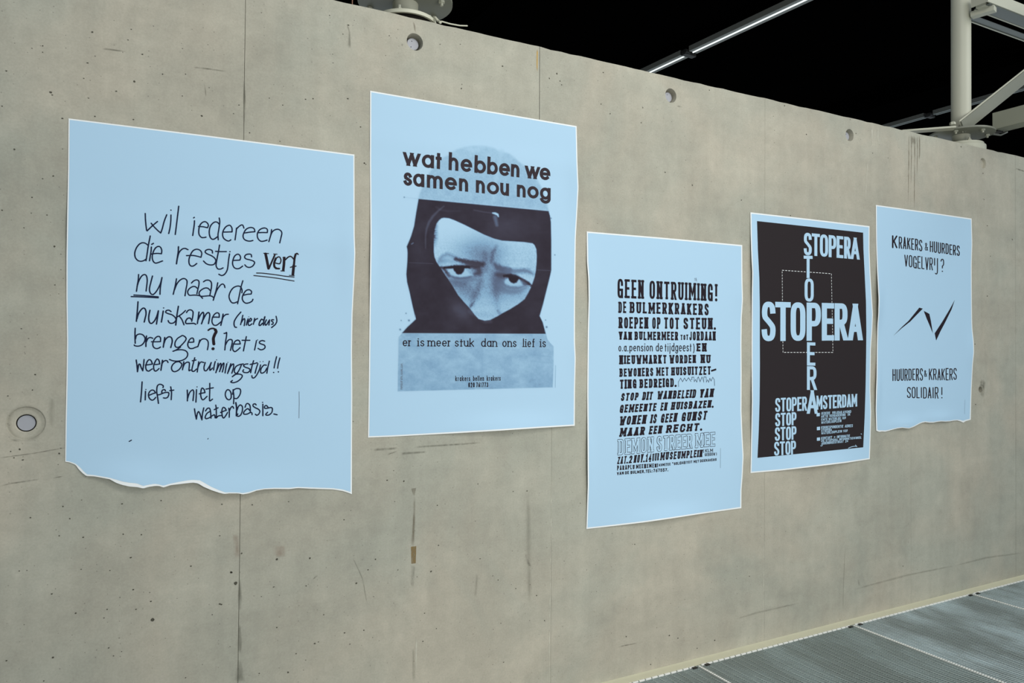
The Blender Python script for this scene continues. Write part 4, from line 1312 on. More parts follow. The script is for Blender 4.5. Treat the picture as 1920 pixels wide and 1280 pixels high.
pen(P1, i1, (400, 690), 10.6667, """60,995 100,955 165,945
145,885 205,860 260,840
260,840 225,790 190,790 170,860 180,960 205,995 240,960 285,885
310,800 320,880 318,980
320,860 350,790 385,765 405,800
w=30 450,690 465,800 460,950
470,850 500,770 540,735 580,770 580,850 550,930 510,960 470,950 490,915
635,780 660,715 700,710 735,760 740,880
735,850 690,810 640,840 605,890 620,920 680,915 740,885 770,895 775,930
855,735 840,715 800,720 795,755 840,790 900,820 930,860 910,915 870,940 840,920
990,720 990,950
w=24 985,683
1100,790 1060,745 1025,765 1030,800 1080,800 1150,785 1180,810 1170,880 1120,930 1065,940 1050,920 1085,880
1210,915 1275,930""".split('\n'), PW)
i1.build('handwriting', M['pen'], r1)
i1 = Ink(P1, INK)
pen(P1, i1, (400, 690), 10.6667, ["w=12 | 1715,470 1718,700 1712,995"], PW)
i1.build('thin_rule', M['ink_grey'], r1)

# ---- poster 2: portrait in a balaclava -------------------------------
P2 = Paper([(1.60, ZF + 0.66, 0.05, 0.13, 0.011), (1.60, ZF - 0.03, 0.04, 0.08, 0.005), (1.30, ZF - 0.31, 0.22, 0.05, 0.017), (0.73, ZF + 0.3, 0.03, 0.14, 0.008), (1.2, ZF + 0.72, 0.5, 0.04, 0.003)])
b2w = [(690, 820), (735, 818.3), (777, 816), (859, 811.6), (941, 806.8), (1011, 802), (1077.6, 798)]
b2b = [(692.4, 817.4), (735, 815.8), (777, 813.4), (859, 808.8), (941, 804), (1011, 799.4), (1075.6, 795.4)]
r2 = poster('light blue poster with the photo print of a masked face in a black balaclava', P2, [(694, 170), (880, 202), (1081.2, 236.3)],
            [(694, 170), (693.6, 300), (694.6, 447), (692.8, 590), (691.6, 707), (690, 820)],
            [(1081.2, 236.3), (1081.9, 267), (1082.6, 300), (1084.7, 351), (1083, 385), (1079.5, 447), (1078, 590), (1078, 640), (1079.5, 672), (1078, 731), (1077.6, 798)], b2w, b2b)

z3 = lambda x, y: (660 + x / 4.26667, 150 + y / 4.26667)
z4 = lambda x, y: (720 + x / 5.33333, 360 + y / 5.33333)
z5 = lambda x, y: (660 + x / 4.26667, 590 + y / 4.26667)
S = lambda fn, t: np.array([fn(*map(float, p.split(','))) for p in t.split()])

GX0, GY0, GX1, GY1, ST_ = 742.0, 264.0, 1044.0, 738.0, 1.0
gx = np.arange(GX0, GX1 + 0.1, ST_); gy = np.arange(GY0, GY1 + 0.1, ST_)
XX, YY = np.meshgrid(gx, gy)
rs = np.random.RandomState(7)


def sdf(poly):
    """signed distance in pixels, negative inside"""
    P_ = np.vstack([poly, poly[:1]]); D = np.full(XX.shape, 1e9); ins = np.zeros(XX.shape, bool)
    for (x0, y0), (x1, y1) in zip(P_[:-1], P_[1:]):
        ex, ey = x1 - x0, y1 - y0; l = ex * ex + ey * ey + 1e-9
        t = np.clip(((XX - x0) * ex + (YY - y0) * ey) / l, 0, 1)
        D = np.minimum(D, np.hypot(XX - x0 - t * ex, YY - y0 - t * ey))
        c = (y0 > YY) != (y1 > YY)
        with np.errstate(divide='ignore', invalid='ignore'):
            ins ^= c & (XX < (x1 - x0) * (YY - y0) / (y1 - y0 + 1e-12) + x0)
    return np.where(ins, -D, D)


def inside(poly, soft=0.8): return np.clip(0.5 - sdf(poly) / (2 * soft), 0, 1)


def line(pts, w, soft=1.0):
    D = np.full(XX.shape, 1e9)
    w = np.broadcast_to(np.array(w, float), (len(pts),))
    for (x0, y0), (x1, y1), w0, w1 in zip(pts[:-1], pts[1:], w[:-1], w[1:]):
        ex, ey = x1 - x0, y1 - y0; l = ex * ex + ey * ey + 1e-9
        t = np.clip(((XX - x0) * ex + (YY - y0) * ey) / l, 0, 1)
        D = np.minimum(D, np.hypot(XX - x0 - t * ex, YY - y0 - t * ey) - (w0 + (w1 - w0) * t) / 2)
    return np.clip(0.5 - D / (2 * soft), 0, 1)


def blob(x, y, rx, ry, a=1.0, rot=0.0):
    c, s = math.cos(math.radians(rot)), math.sin(math.radians(rot))
    u = ((XX - x) * c + (YY - y) * s) / rx; v = (-(XX - x) * s + (YY - y) * c) / ry
    return a * np.exp(-(u * u + v * v))


def vnoise(sx, sy):
    h = int((GY1 - GY0) / sy) + 4; w = int((GX1 - GX0) / sx) + 4
    n = rs.rand(h, w)
    fy = (YY - GY0) / sy; fx = (XX - GX0) / sx
    iy = fy.astype(int); ix = fx.astype(int); ty = fy - iy; tx = fx - ix
    ty = ty * ty * (3 - 2 * ty); tx = tx * tx * (3 - 2 * tx)
    return (n[iy, ix] * (1 - tx) + n[iy, ix + 1] * tx) * (1 - ty) + (n[iy + 1, ix] * (1 - tx) + n[iy + 1, ix + 1] * tx) * ty


grain = vnoise(1.6, 1.6) - 0.5; cloud = vnoise(14, 9) * 0.6 + vnoise(5, 4) * 0.4 - 0.5
cloud2 = vnoise(26, 20) - 0.5
mixin = lambda base, val, a: base * (1 - a) + val * a
tone = np.ones(XX.shape)
# grey dome above the hood
dome = S(z3, '530,950 545,900 560,860 600,770 640,710 680,660 720,625 780,595 830,560 870,545 920,530 980,523 1040,526 1080,530 1130,540 1165,560 1210,575 1260,590 1300,620 1335,655 1370,680 1400,705 1445,750 1485,805 1515,860 1540,920 1560,985 1572,1045')
a = inside(dome, 2.2) * np.clip(0.55 + cloud * 0.9 + (YY - 270) / 110, 0.35, 1)
tone = mixin(tone, 0.80 + 0.10 * cloud + 0.10 * grain, a)
tone = mixin(tone, 0.92, line(S(z3, '1195,570 1170,700 1145,830 1130,960'), [9, 8, 7, 6], 3) * 0.6)
# hood
hood = S(z4, '345,68 1645,190 1660,240 1668,300 1672,480 1672,780 1662,830 1630,960 1590,1120 1555,1240')
hood = np.vstack([hood, S(z5, '1500,8 1525,60 1550,153 398,147 440,100 510,35 505,0'), S(z4, '312,1250 285,1140 255,1000 230,900 222,820 232,700 235,610 232,570 226,545 250,490 270,440 300,340 320,210 345,68')])
hd = 0.03 + 0.035 * (cloud2 + 0.5) + 0.03 * cloud
hd = hd + line(S(z4, '600,140 540,190 490,240 450,300 425,370 415,440 415,560'), [1, 3, 4, 4, 3, 2, 1], 1.5) * 0.13
hd = hd + line(S(z4, '520,150 570,180 640,190 760,190'), [2, 2, 2, 1], 2) * 0.05
hd = hd + line(S(z4, '860,1190 930,1230 1010,1290 1060,1290'), 3, 5) * 0.13 + blob(*z4(760, 1180), 22, 14, 0.09, 40)
hd = hd + line(S(z4, '900,180 1000,200 1080,210'), 1.5, 1.5) * 0.10
hd = hd + line(S(z4, '250,705 490,715'), 0.6, 0.7) * 0.14 + line(S(z4, '1535,778 1665,785'), 0.6, 0.7) * 0.16
hd = hd + blob(*z4(1240, 350), 40, 22, 0.05) + blob(*z4(330, 560), 14, 40, 0.03)
hd = hd + line(S(z4, '1110,250 1128,330'), [7, 5], 2) * 0.22
tone = mixin(tone, hd, inside(hood, 0.8))
tone = mixin(tone, 1.0, line(S(z4, '1088,210 1110,213 1135,225 1143,245'), [2.5, 4, 4, 2], 1.0) * 0.9)
tone = mixin(tone, 0.8, line(S(z4, '275,520 292,508'), 1.2, 0.8) * 0.6)
# face opening
face = S(z4, '600,257 575,262 550,282 525,315 508,365 500,430 498,500 498,600 505,650 525,700 560,750 600,810 640,870 680,930 740,1030 800,1100 860,1165 905,1225 945,1268 1005,1285 1060,1278 1105,1255 1150,1232 1180,1212 1260,1170 1340,1120 1405,1070 1440,1010 1465,960 1485,910 1505,850 1518,780 1525,700 1527,640 1522,570 1505,530 1485,512 1400,500 1280,492 1180,485 1100,465 1000,425 900,375 800,325 700,280 650,262')
XX0, YY0 = XX, YY
w1, w2 = vnoise(2.6, 2.6) - 0.5, vnoise(2.6, 2.6) - 0.5
XX = XX0 + 2.4 * w1; YY = YY0 + 2.0 * w2           # printed grain breaks up the features
fc = 0.985 * np.ones(XX.shape)
fc -= blob(*z4(980, 600), 40, 34, 0.24) + blob(*z4(980, 800), 30, 44, 0.20) + blob(*z4(800, 560), 30, 14, 0.06)
fc -= blob(*z4(760, 990), 24, 30, 0.20, 40) + blob(*z4(1230, 1050), 44, 28, 0.14) + blob(*z4(870, 1020), 20, 26, 0.14)
fc -= blob(*z4(700, 900), 24, 12, 0.25, 20) + blob(*z4(1290, 980), 34, 12, 0.20, 5) + blob(*z4(1120, 900), 14, 34, 0.20)
fc -= line(S(z4, '1120,545 1085,620 1075,700'), [4, 5, 5], 3.5) * 0.20 + line(S(z4, '1010,620 1005,700 1015,780'), [5, 6, 6], 5) * 0.13
fc -= line(S(z4, '965,880 950,950 915,1020 885,1080 870,1140'), [6, 8, 9, 8, 5], 6) * 0.20
fc -= line(S(z4, '1115,830 1118,900 1122,1000 1128,1100 1140,1200'), [8, 7, 5, 5, 5], 6) * 0.14
fc -= line(S(z4, '862,1145 885,1122 905,1095'), [4, 4, 2], 2) * 0.28 + line(S(z4, '1140,1185 1158,1220'), 4, 3) * 0.22
fc -= blob(*z4(1440, 640), 20, 40, 0.04) + blob(*z4(1020, 1235), 24, 8, 0.10) + blob(*z4(1150, 600), 26, 20, 0.07)
fc -= 0.16 * np.clip(cloud, 0, 1) * np.clip((YY - 440) / 60, 0, 1)
fc -= (np.abs(grain) * 0.26 + 0.10 * np.abs(vnoise(1.2, 1.2) - 0.5)) * np.clip((YY - 425) / 50, 0.05, 1)
rim = np.clip(1 - (XX0 - z4(500, 0)[0]) / 9.0, 0, 1) * np.clip((z4(0, 560)[1] - YY0) / 20, 0, 1)
fc -= rim * (0.55 + 0.6 * (vnoise(6, 1.5) - 0.5))
# left eye and brow
fc = mixin(fc, 0.40, line(S(z4, '545,710 560,668 590,638 630,622 680,638 730,668'), [4, 5, 6, 6, 6, 7], 3) * 0.60)
fc = mixin(fc, 0.52, blob(*z4(585, 690), 9, 6, 0.7)); fc = mixin(fc, 0.62, blob(*z4(680, 690), 18, 5, 0.6, 10))
fc = mixin(fc, 0.16, line(S(z4, '715,668 790,690 870,708 980,722'), [5, 9, 10, 10], 2.2) * 0.92)
fc = mixin(fc, 0.22, line(S(z4, '840,735 900,748 945,770 950,805 915,815'), [5, 9, 12, 12, 8], 4) * 0.9)
fc = mixin(fc, 0.80, line(S(z4, '600,728 700,735 800,738'), [2, 3, 1], 2) * 0.45)
fc = mixin(fc, 0.40, line(S(z4, '640,885 700,900 760,900 830,880 905,862'), [9, 12, 12, 10, 7], 5) * 0.60)
fc = mixin(fc, 0.16, line(S(z4, '575,752 605,775 630,810 650,840'), [5, 6, 6, 4], 2.5) * 0.9)
fc = mixin(fc, 0.18, line(S(z4, '560,757 620,752 700,746 780,745 870,745 950,748'), [3, 5, 6, 6, 6, 5], 1.8) * 0.95)
XX = XX0 + 0.9 * w1; YY = YY0 + 0.7 * w2
eyeL = S(z4, '645,782 660,764 700,756 760,752 805,760 835,790 862,828 820,842 750,850 700,842 662,820')
fc = mixin(fc, 0.86, inside(eyeL, 1.6))
iris = S(z4, '686,745 698,780 718,812 742,826 772,820 796,795 810,750')
fc = mixin(fc, 0.05, inside(iris, 1.3))
fc = mixin(fc, 0.07, line(S(z4, '600,757 700,750 780,748 850,752'), [3, 5, 5, 3], 1.3))
fc = mixin(fc, 0.34, line(S(z4, '640,815 665,838 710,856 760,862 820,858 870,846'), [3, 4, 4, 4, 4, 3], 2) * 0.75)
fc = mixin(fc, 0.80, blob(*z4(862, 826), 4, 2, 0.8))
# right eye and brow
XX = XX0 + 2.4 * w1; YY = YY0 + 2.0 * w2
fc = mixin(fc, 0.30, line(S(z4, '1110,725 1135,752 1180,770 1250,785'), [7, 11, 12, 10], 3) * 0.85)
fc = mixin(fc, 0.44, line(S(z4, '1230,780 1310,792 1400,785 1450,795 1490,820'), [9, 10, 9, 8, 5], 3) * 0.80)
fc = mixin(fc, 0.34, blob(*z4(1160, 860), 12, 14, 0.9)); fc = mixin(fc, 0.42, blob(*z4(1150, 930), 10, 12, 0.75))
fc = mixin(fc, 0.24, line(S(z4, '1135,825 1200,832 1260,835'), [8, 10, 8], 3) * 0.9)
fc = mixin(fc, 0.46, line(S(z4, '1160,940 1210,980 1280,995 1360,985 1420,960'), [8, 10, 9, 8, 4], 4) * 0.65)
XX = XX0 + 0.9 * w1; YY = YY0 + 0.7 * w2
eyeR = S(z4, '1205,900 1218,876 1250,856 1300,850 1345,866 1368,892 1380,922 1340,934 1290,936 1245,928 1218,916')
fc = mixin(fc, 0.84, inside(eyeR, 1.5))
iris = S(z4, '1240,840 1248,880 1270,904 1298,914 1325,904 1343,875 1350,850')
fc = mixin(fc, 0.07, inside(iris, 1.3))
fc = mixin(fc, 0.10, line(S(z4, '1200,838 1260,835 1310,842 1355,860 1400,885 1440,912 1470,935'), [4, 7, 7, 5, 5, 6, 4], 1.6) * 0.95)
fc = mixin(fc, 0.28, line(S(z4, '1385,890 1405,915 1430,930'), [6, 8, 5], 2.5) * 0.8)
fc = mixin(fc, 0.42, line(S(z4, '1190,915 1230,945 1290,958 1350,955 1400,942'), [3, 4, 4, 4, 3], 2) * 0.65)
fc = mixin(fc, 0.90, line(S(z4, '1425,937 1465,931'), 0.8, 0.8) * 0.6)
XX, YY = XX0, YY0
fc = np.clip(1 - (1 - np.clip(fc, 0, 1)) * 1.12, 0, 1)
tone = mixin(tone, fc, inside(face, 0.9))
# lower caption panel
pan = S(z5, '372,178 392,158 400,150 1552,154 1562,195 1585,225 1612,252 1612,400 1605,580 365,612')
pt = 0.70 + 0.16 * cloud + 0.12 * cloud2 + 0.06 * grain - 0.05 * np.clip((YY - 650) / 80, 0, 1) + 0.06 * np.clip((700 - np.abs(XX - 950)) / 700, 0, 1)
pt = mixin(pt, 0.62, line(S(z5, '1040,290 1045,560'), 1, 2) * 0.5)
pt = mixin(pt, 0.60, line(S(z5, '1430,320 1590,335'), 1, 1.5) * 0.5) ; pt = mixin(pt, 0.60, line(S(z5, '1430,370 1600,385'), 1, 1.5) * 0.5)
tone = mixin(tone, pt, inside(pan, 0.7))
for x, y, s_ in ((393, 45, 1.2), (455, 45, 2.2), (385, 118, 2), (1548, 42, 1.2), (1556, 98, 2.2), (1540, 130, 1.2)):
    p = z5(x, y); tone = mixin(tone, 0.25, blob(*p, s_ * 0.8, s_ * 0.8, 0.9))
for x, y, s_ in ((1708, 628, 1.4), (1670, 262, 1.5), (220, 1212, 1.4), (202, 52, 1.5)):
    p = z4(x, y); tone = mixin(tone, 0.25, blob(*p, s_ * 0.8, s_ * 0.8, 0.9))
tone = mixin(tone, 0.72, line(S(z4, '205,52 345,68'), 0.5, 0.6) * 0.6)
tone = mixin(tone, 0.55, line(S(z5, '1628,405 1625,580'), 0.8, 0.5) * 0.8)
tone = np.clip(tone, 0, 1)

stops = [0, 0.12, 0.35, 0.65, 0.85, 1.0]
cols = np.array([(44, 38, 46), (68, 66, 80), (90, 104, 130), (128, 164, 194), (154, 190, 215), (176, 209, 232)], float)
rgb = np.stack([np.interp(tone, stops, cols[:, k]) for k in range(3)], -1) / 255
rgb = np.where(rgb <= 0.04045, rgb / 12.92, ((rgb + 0.055) / 1.055) ** 2.4)
Xg, Zg = P2.xz(XX.ravel(), YY.ravel())
V = P2.at(Xg, Zg, 0.0006)
nv_, nu_ = XX.shape
Fq = grid_faces(nv_, nu_)
tf = tone.ravel(); keep = tf[Fq].min(1) < 0.985
Fq = Fq[keep]
used = np.unique(Fq); remap_ = np.full(len(V), -1); remap_[used] = np.arange(len(used))
mp_ = bpy.data.materials.new('halftone_print'); mp_.use_nodes = True
nb_ = mp_.node_tree.nodes['Principled BSDF']; nb_.inputs['Roughness'].default_value = 0.8; nb_.inputs['Specular IOR Level'].default_value = 0.08
at_ = mp_.node_tree.nodes.new('ShaderNodeAttribute'); at_.attribute_name = 'print_colour'
mp_.node_tree.links.new(at_.outputs['Color'], nb_.inputs['Base Color'])
o = mesh_obj('portrait_print', V[used], remap_[Fq], mp_, None, True); reparent(o, r2)
o['label'] = 'printed photo of frowning eyes in a black balaclava'
ca = o.data.attributes.new('print_colour', 'FLOAT_COLOR', 'POINT')
ca.data.foreach_set('color', np.c_[rgb.reshape(-1, 3)[used], np.ones(len(used))].astype(np.float32).ravel())

INK2 = 0.0011
def letters(txt, ext, fn):
    return [([g], fn(a, 0)[0], fn(b, 0)[0]) for g, (a, b) in zip(txt, ext)]


i2 = Ink(P2, INK2)
text_line(P2, i2, letters('wathebbenwe', [(408, 545), (558, 655), (668, 715), (772, 850), (868, 960), (978, 1070), (1080, 1165), (1175, 1262), (1270, 1338), (1382, 1500), (1500, 1585)], z3),
          (z3(430, 577), z3(1560, 703)), (z3(430, 684), z3(1560, 802)), 6.4, LOWS, 0.9)
i2.build('headline', M['ink_brown'], r2)
i2 = Ink(P2, INK2)
text_line(P2, i2, letters('samennounog', [(412, 480), (488, 578), (598, 725), (742, 838), (855, 928), (990, 1062), (1078, 1175), (1185, 1255), (1318, 1388), (1402, 1492), (1503, 1588)], z3),
          (z3(430, 738), z3(1388, 843)), (z3(430, 843), z3(1388, 941)), 6.4, LOWS, 0.9)
i2.build('headline', M['ink_brown'], r2)
i2 = Ink(P2, INK2)
text_line(P2, i2, [(w, z5(a, 0)[0], z5(b, 0)[0]) for w, a, b in (('er', 405, 475), ('is', 522, 578), ('meer', 605, 790), ('stuk', 822, 975), ('dan', 1032, 1160), ('ons', 1202, 1315), ('lief', 1365, 1460), ('is', 1502, 1550))],
          (z5(405, 203), z5(1550, 211)), (z5(405, 251), z5(1550, 259)), 2.1, LOWS, 0.8, gap=0.24, serif=0.9)
i2.build('caption', M['ink'], r2)
i2 = Ink(P2, INK2)
text_line(P2, i2, [(w, z5(a, 0)[0], z5(b, 0)[0]) for w, a, b in (('krakers', 826, 945), ('bellen', 968, 1055), ('krakers', 1077, 1188))],
          (z5(826, 500), z5(1188, 497)), (z5(826, 530), z5(1188, 527)), 1.2, LOWS, 1.0, gap=0.45)
text_line(P2, i2, [('020', z5(930, 0)[0], z5(980, 0)[0]), ('761773', z5(993, 0)[0], z5(1088, 0)[0])],
          (z5(930, 541), z5(1088, 540)), (z5(930, 580), z5(1088, 578)), 1.5, CAPS, 1.0, gap=0.45)
i2.build('caption', M['ink'], r2)
# tiny imprint running up the left margin of the panel
i2 = Ink(P2, INK2)
vx = lambda x, y: (740 + x / 16, 660 + y / 16)
rq = random.Random(3)
yy = 1115
while yy > 350:
    if not (705 > yy > 690 or 870 > yy > 835 or 500 > yy > 470):
        a = [vx(180, yy), vx(232, yy - rq.choice((0, 14, -14)))]; b = [vx(rq.choice((180, 232, 206)), yy), vx(rq.choice((180, 232)), yy - 24)]
        for q in (a, b):
            q = np.array(q); X, Z = P2.xz(q[:, 0], q[:, 1]); i2.stroke(np.stack([X, Z], -1), 0.0013, None, 'square')
    yy -= 30
i2.gap = 9; i2.build('side_imprint', M['ink_grey'], r2)

# ---- poster 3: hand-cut slab lettering -------------------------------
P3 = Paper([(2.50, ZF + 0.24, 0.05, 0.09, 0.008), (2.50, ZF - 0.48, 0.05, 0.12, 0.010), (1.63, ZF + 0.27, 0.05, 0.12, 0.007), (2.05, ZF - 0.73, 0.20, 0.05, 0.018), (1.62, ZF - 0.45, 0.04, 0.17, 0.014)])
b3w = [(1099.4, 991.4), (1150.5, 985.8), (1211, 978.5), (1259.5, 971.5), (1308, 964), (1390, 952.4)]
b3b = [(1101.6, 988.6), (1150.5, 983.2), (1211, 976), (1259.5, 969), (1308, 961.6), (1388, 950)]
r3 = poster('light blue poster filled with a block of black slab lettering', P3, [(1100, 433.7), (1240, 445.2), (1391.7, 459.2)],
            [(1100, 433.7), (1100.6, 490), (1103, 522), (1103.6, 560), (1102, 620), (1101, 740), (1101.6, 821), (1102, 910), (1099.4, 991.4)],
            [(1391.7, 459.2), (1392, 520), (1393, 562), (1390.8, 596), (1390.2, 645), (1390.6, 700), (1390.3, 772), (1392.3, 821), (1394.2, 855), (1392.3, 893), (1390.3, 918), (1390, 952.4)], b3w, b3b)
a1 = lambda x, y: (1090 + x / 4, 420 + y / 4)
a2 = lambda x, y: (1090 + x / 4.129, 700 + y / 4.129)


def L3(fn, words, t0, t1, b0, b1, tpx, **kw):
    ink = Ink(P3, kw.pop('off', INK))
    nm = kw.pop('name', 'lettering'); mat = kw.pop('mat', M['ink'])
    kw.setdefault('serif', 0.44); kw['gap'] = kw.get('gap', 0.14) + (0.035 if kw['serif'] else 0); kw.setdefault('jitter', 0.35)
    text_line(P3, ink, [(w, fn(a, 0)[0], fn(b, 0)[0]) for w, a, b in words], (fn(*t0), fn(*t1)), (fn(*b0), fn(*b1)), tpx, **kw)
    return ink.build(nm, mat, r3)


L3(a1, [('GEEN', 267, 470), ('ONTRUIMING', 507, 988), ('!', 1003, 1018)], (267, 410), (1010, 450), (267, 553), (1010, 578), 4.9, gap=0.11, seed=1, tz_ratio=0.95)
BY = ['B', 'Y2', 'L', 'M', 'E', 'R', 'K', 'R', 'A', 'K', 'E', 'R', 'S']
L3(a1, [('DE', 276, 338), (BY, 360, 957)], (275, 580), (957, 597), (275, 665), (957, 683), 4.4, gap=0.16, seed=2)
L3(a1, [('ROEPEN', 277, 503), ('OP', 529, 595), ('TOT', 617, 735), ('STEUN.', 762, 1008)], (275, 697), (1008, 703), (275, 781), (1008, 790), 4.6, gap=0.14, seed=3)
L3(a1, [('VAN', 279, 380), (['B', 'Y2', 'L', 'M', 'E', 'R', 'M', 'E', 'E', 'R'], 397, 727), ('JORDAAN', 808, 1008)], (275, 806), (1008, 805), (275, 868), (1008, 873), 4.0, gap=0.14, seed=4)
L3(a1, [('TOT', 742, 802)], (742, 829), (802, 829), (742, 868), (802, 868), 2.6, gap=0.2, seed=5)
L3(a1, [('o.a.', 278, 352), ('pension', 360, 535), ('de', 557, 610), (['t', 'i', 'j', 'd', 'g', 'e', 'e', 's', 't'], 624, 826), (')', 830, 850)], (278, 912), (850, 908), (278, 954), (850, 956), 1.9, font=LOWS, serif=0, gap=0.28, seed=6, cap='round')
L3(a1, [('EN', 862, 940)], (862, 894), (940, 892), (862, 955), (940, 956), 4.2, gap=0.14, seed=7)
L3(a1, [('NIEUWMARKT', 282, 640), ('WORDEN', 659, 860), ('NU', 892, 970)], (280, 983), (970, 978), (280, 1051), (970, 1041), 4.0, gap=0.14, seed=8)
L3(a1, [('BEWONERS', 284, 540), ('MET', 560, 655), ('HUISUITZET', 672, 972), ('-', 978, 1005)], (283, 1082), (1000, 1064), (283, 1146), (1000, 1128), 3.9, gap=0.14, seed=9)
L3(a1, [('TING', 286, 415), ('BEDREIGD.', 434, 712)], (285, 1166), (712, 1153), (285, 1236), (712, 1221), 4.2, gap=0.14, seed=10)
ik = Ink(P3, INK)
pen(P3, ik, (1260, 700), 21.333, ['| 258,530 250,340 340,180 420,330 497,180 570,300 655,165 755,320', '| 755,240 800,230 785,150 870,145 885,330 930,240 990,340 1010,200 1050,135 1120,325 1195,140 1270,350 1270,140 1360,140 1370,345 1420,250 1460,350 1510,190 1560,300 1625,150 1690,250 1700,490'], 1.0)
o = ik.build('skyline_scribble', M['pen'], r3)
L3(a2, [('STOP', 302, 440), ('DIT', 468, 550), ('WANBELEID', 583, 885), ('VAN', 912, 1022)], (300, 153), (1030, 114), (300, 213), (1030, 182), 4.1, gap=0.14, slant=0.20, seed=11)
L3(a2, [('GEMEENTE', 292, 578), ('EN', 610, 662), ('HUISBAZEN.', 690, 1022)], (290, 243), (1025, 205), (290, 306), (1025, 263), 4.0, gap=0.14, slant=0.20, seed=12)
L3(a2, [('WONEN', 290, 500), ('IS', 532, 580), ('GEEN', 610, 738), ('GUNST', 770, 970)], (285, 333), (980, 288), (285, 403), (980, 358), 4.1, gap=0.14, slant=0.22, seed=13)
L3(a2, [('MAAR', 292, 490), ('EEN', 520, 622), ('RECHT.', 652, 935)], (288, 423), (940, 380), (288, 491), (940, 440), 4.4, gap=0.14, slant=0.22, seed=14)
DM = dict(gap=-0.02, seed=15, jitter=0.2, tz_ratio=0.9)
L3(a2, [('DEMON', 278, 562), ('STREER', 578, 862), ('MEE', 878, 1040)], (278, 508), (1038, 450), (278, 635), (1038, 563), 5.6, name='outlined_lettering', **DM)
L3(a2, [('DEMON', 278, 562), ('STREER', 578, 862), ('MEE', 878, 1040)], (278, 508), (1038, 450), (278, 635), (1038, 563), 3.6, name='lettering_counter', mat=M['blue'], off=INK + 0.0004, skel=5.6 / 3.6, **DM)
L3(a2, [('ZAT.', 275, 358), ('2', 364, 392), ('NOV.', 402, 488), ('14', 496, 540)], (273, 647), (540, 615), (273, 702), (540, 682), 3.2, gap=0.16, slant=0.18, seed=16)
L3(a2, [('UUR', 546, 600)], (546, 622), (600, 614), (546, 678), (600, 672), 1.8, gap=0.2, slant=0.1, seed=17)
L3(a2, [('MUSEUMPLEIN', 608, 936)], (605, 612), (940, 588), (605, 672), (940, 645), 3.5, gap=0.14, slant=0.15, seed=18)
L3(a2, [('(', 942, 952), ('KLM', 958, 1018)], (945, 585), (1048, 580), (945, 612), (1048, 606), 1.3, gap=0.25, serif=0, seed=19)
L3(a2, [('GEBOUW', 955, 1035), (')', 1038, 1048)], (945, 616), (1048, 610), (945, 640), (1048, 634), 1.1, gap=0.3, serif=0, seed=20)
L3(a2, [('PARAPLU', 275, 412), ('MEENEMEN!', 422, 592)], (273, 713), (592, 695), (273, 750), (592, 724), 1.9, gap=0.2, seed=21)
L3(a2, [('KOMITEE', 600, 690), ('"', 700, 714), ('SOLIDARITEIT', 716, 858), ('MET', 868, 910), ('DE', 918, 942), ('KRAKERS', 946, 1046)], (598, 698), (1048, 654), (598, 720), (1048, 674), 1.3, gap=0.28, serif=0, seed=22)
L3(a2, [('VAN', 275, 328), ('DE', 338, 368), (['B', 'Y2', 'L', 'M', 'E', 'R', '.'], 380, 492), ('TEL:', 497, 550), ('767557.', 556, 672)], (273, 762), (672, 730), (273, 786), (672, 756), 1.6, gap=0.28, serif=0, seed=23)
ik = Ink(P3, INK); pen(P3, ik, (1090, 700), 4.129, ['| 1077,578 1076,730'], 0.7); ik.build('thin_rule', M['ink_grey'], r3)
ik = Ink(P3, INK); pen(P3, ik, (1150, 510), 9.6, ['1462,110 1470,160', '1490,105 1500,165', '1475,110 1490,150'], 0.9); ik.build('faint_mark', M['ink_grey'], r3)

# ---- poster 4: white-on-black cross of words -------------------------
P4 = Paper([(3.40, ZF + 0.20, 0.06, 0.14, 0.012), (3.40, ZF - 0.33, 0.04, 0.09, 0.004), (2.53, ZF + 0.35, 0.05, 0.15, 0.013), (3.0, ZF - 0.58, 0.22, 0.05, 0.020), (2.53, ZF - 0.25, 0.04, 0.14, 0.010)])
b4w = [(1407.2, 886.5), (1465.6, 881.6), (1531, 874), (1586, 867.4), (1630.8, 860.6)]
b4b = [(1409.2, 884), (1465.6, 879.2), (1531, 871.6), (1586, 865), (1629.2, 858.4)]
l4 = [(1407, 397.9), (1407.6, 440), (1408.8, 478), (1410.5, 511), (1409.6, 555), (1409.2, 642), (1409.2, 685), (1409.8, 751), (1408.5, 817), (1407.2, 886.5)]
rr4 = [(1630.4, 423.8), (1630.2, 467), (1631.9, 511), (1634.5, 555), (1636.7, 588), (1635.4, 620), (1633, 653), (1631.9, 729), (1633.4, 773), (1632.3, 817), (1630.8, 860.6)]
r4 = poster('black poster with a pale blue border and crossing words in tall condensed capitals', P4, [(1407, 397.9), (1520, 410.6), (1630.4, 423.8)], l4, rr4, b4w, b4b, inset=(2.4, 2.0, 1.6))
c3 = lambda x, y: (1400 + x / 4.5714, 380 + y / 4.5714)
c4 = lambda x, y: (1400 + x / 4.5714, 620 + y / 4.5714)
sheet(P4, 'black_field', [c3(88, 157), c3(540, 205), c3(997, 256)], [c4(92, 1088), c4(300, 1068), c4(600, 1038), c4(998, 998)],
      [c3(88, 157), c3(95, 400), c3(108, 650), c3(112, 900), c3(112, 1200), c4(113, 300), c4(110, 600), c4(103, 850), c4(92, 1088)],
      [c3(997, 256), c3(1000, 400), c3(1010, 600), c3(1022, 850), c3(1025, 1100), c4(1023, 200), c4(1018, 500), c4(1010, 750), c4(998, 998)], 0.0007, M['ink_field'], r4)
OF4 = 0.0011


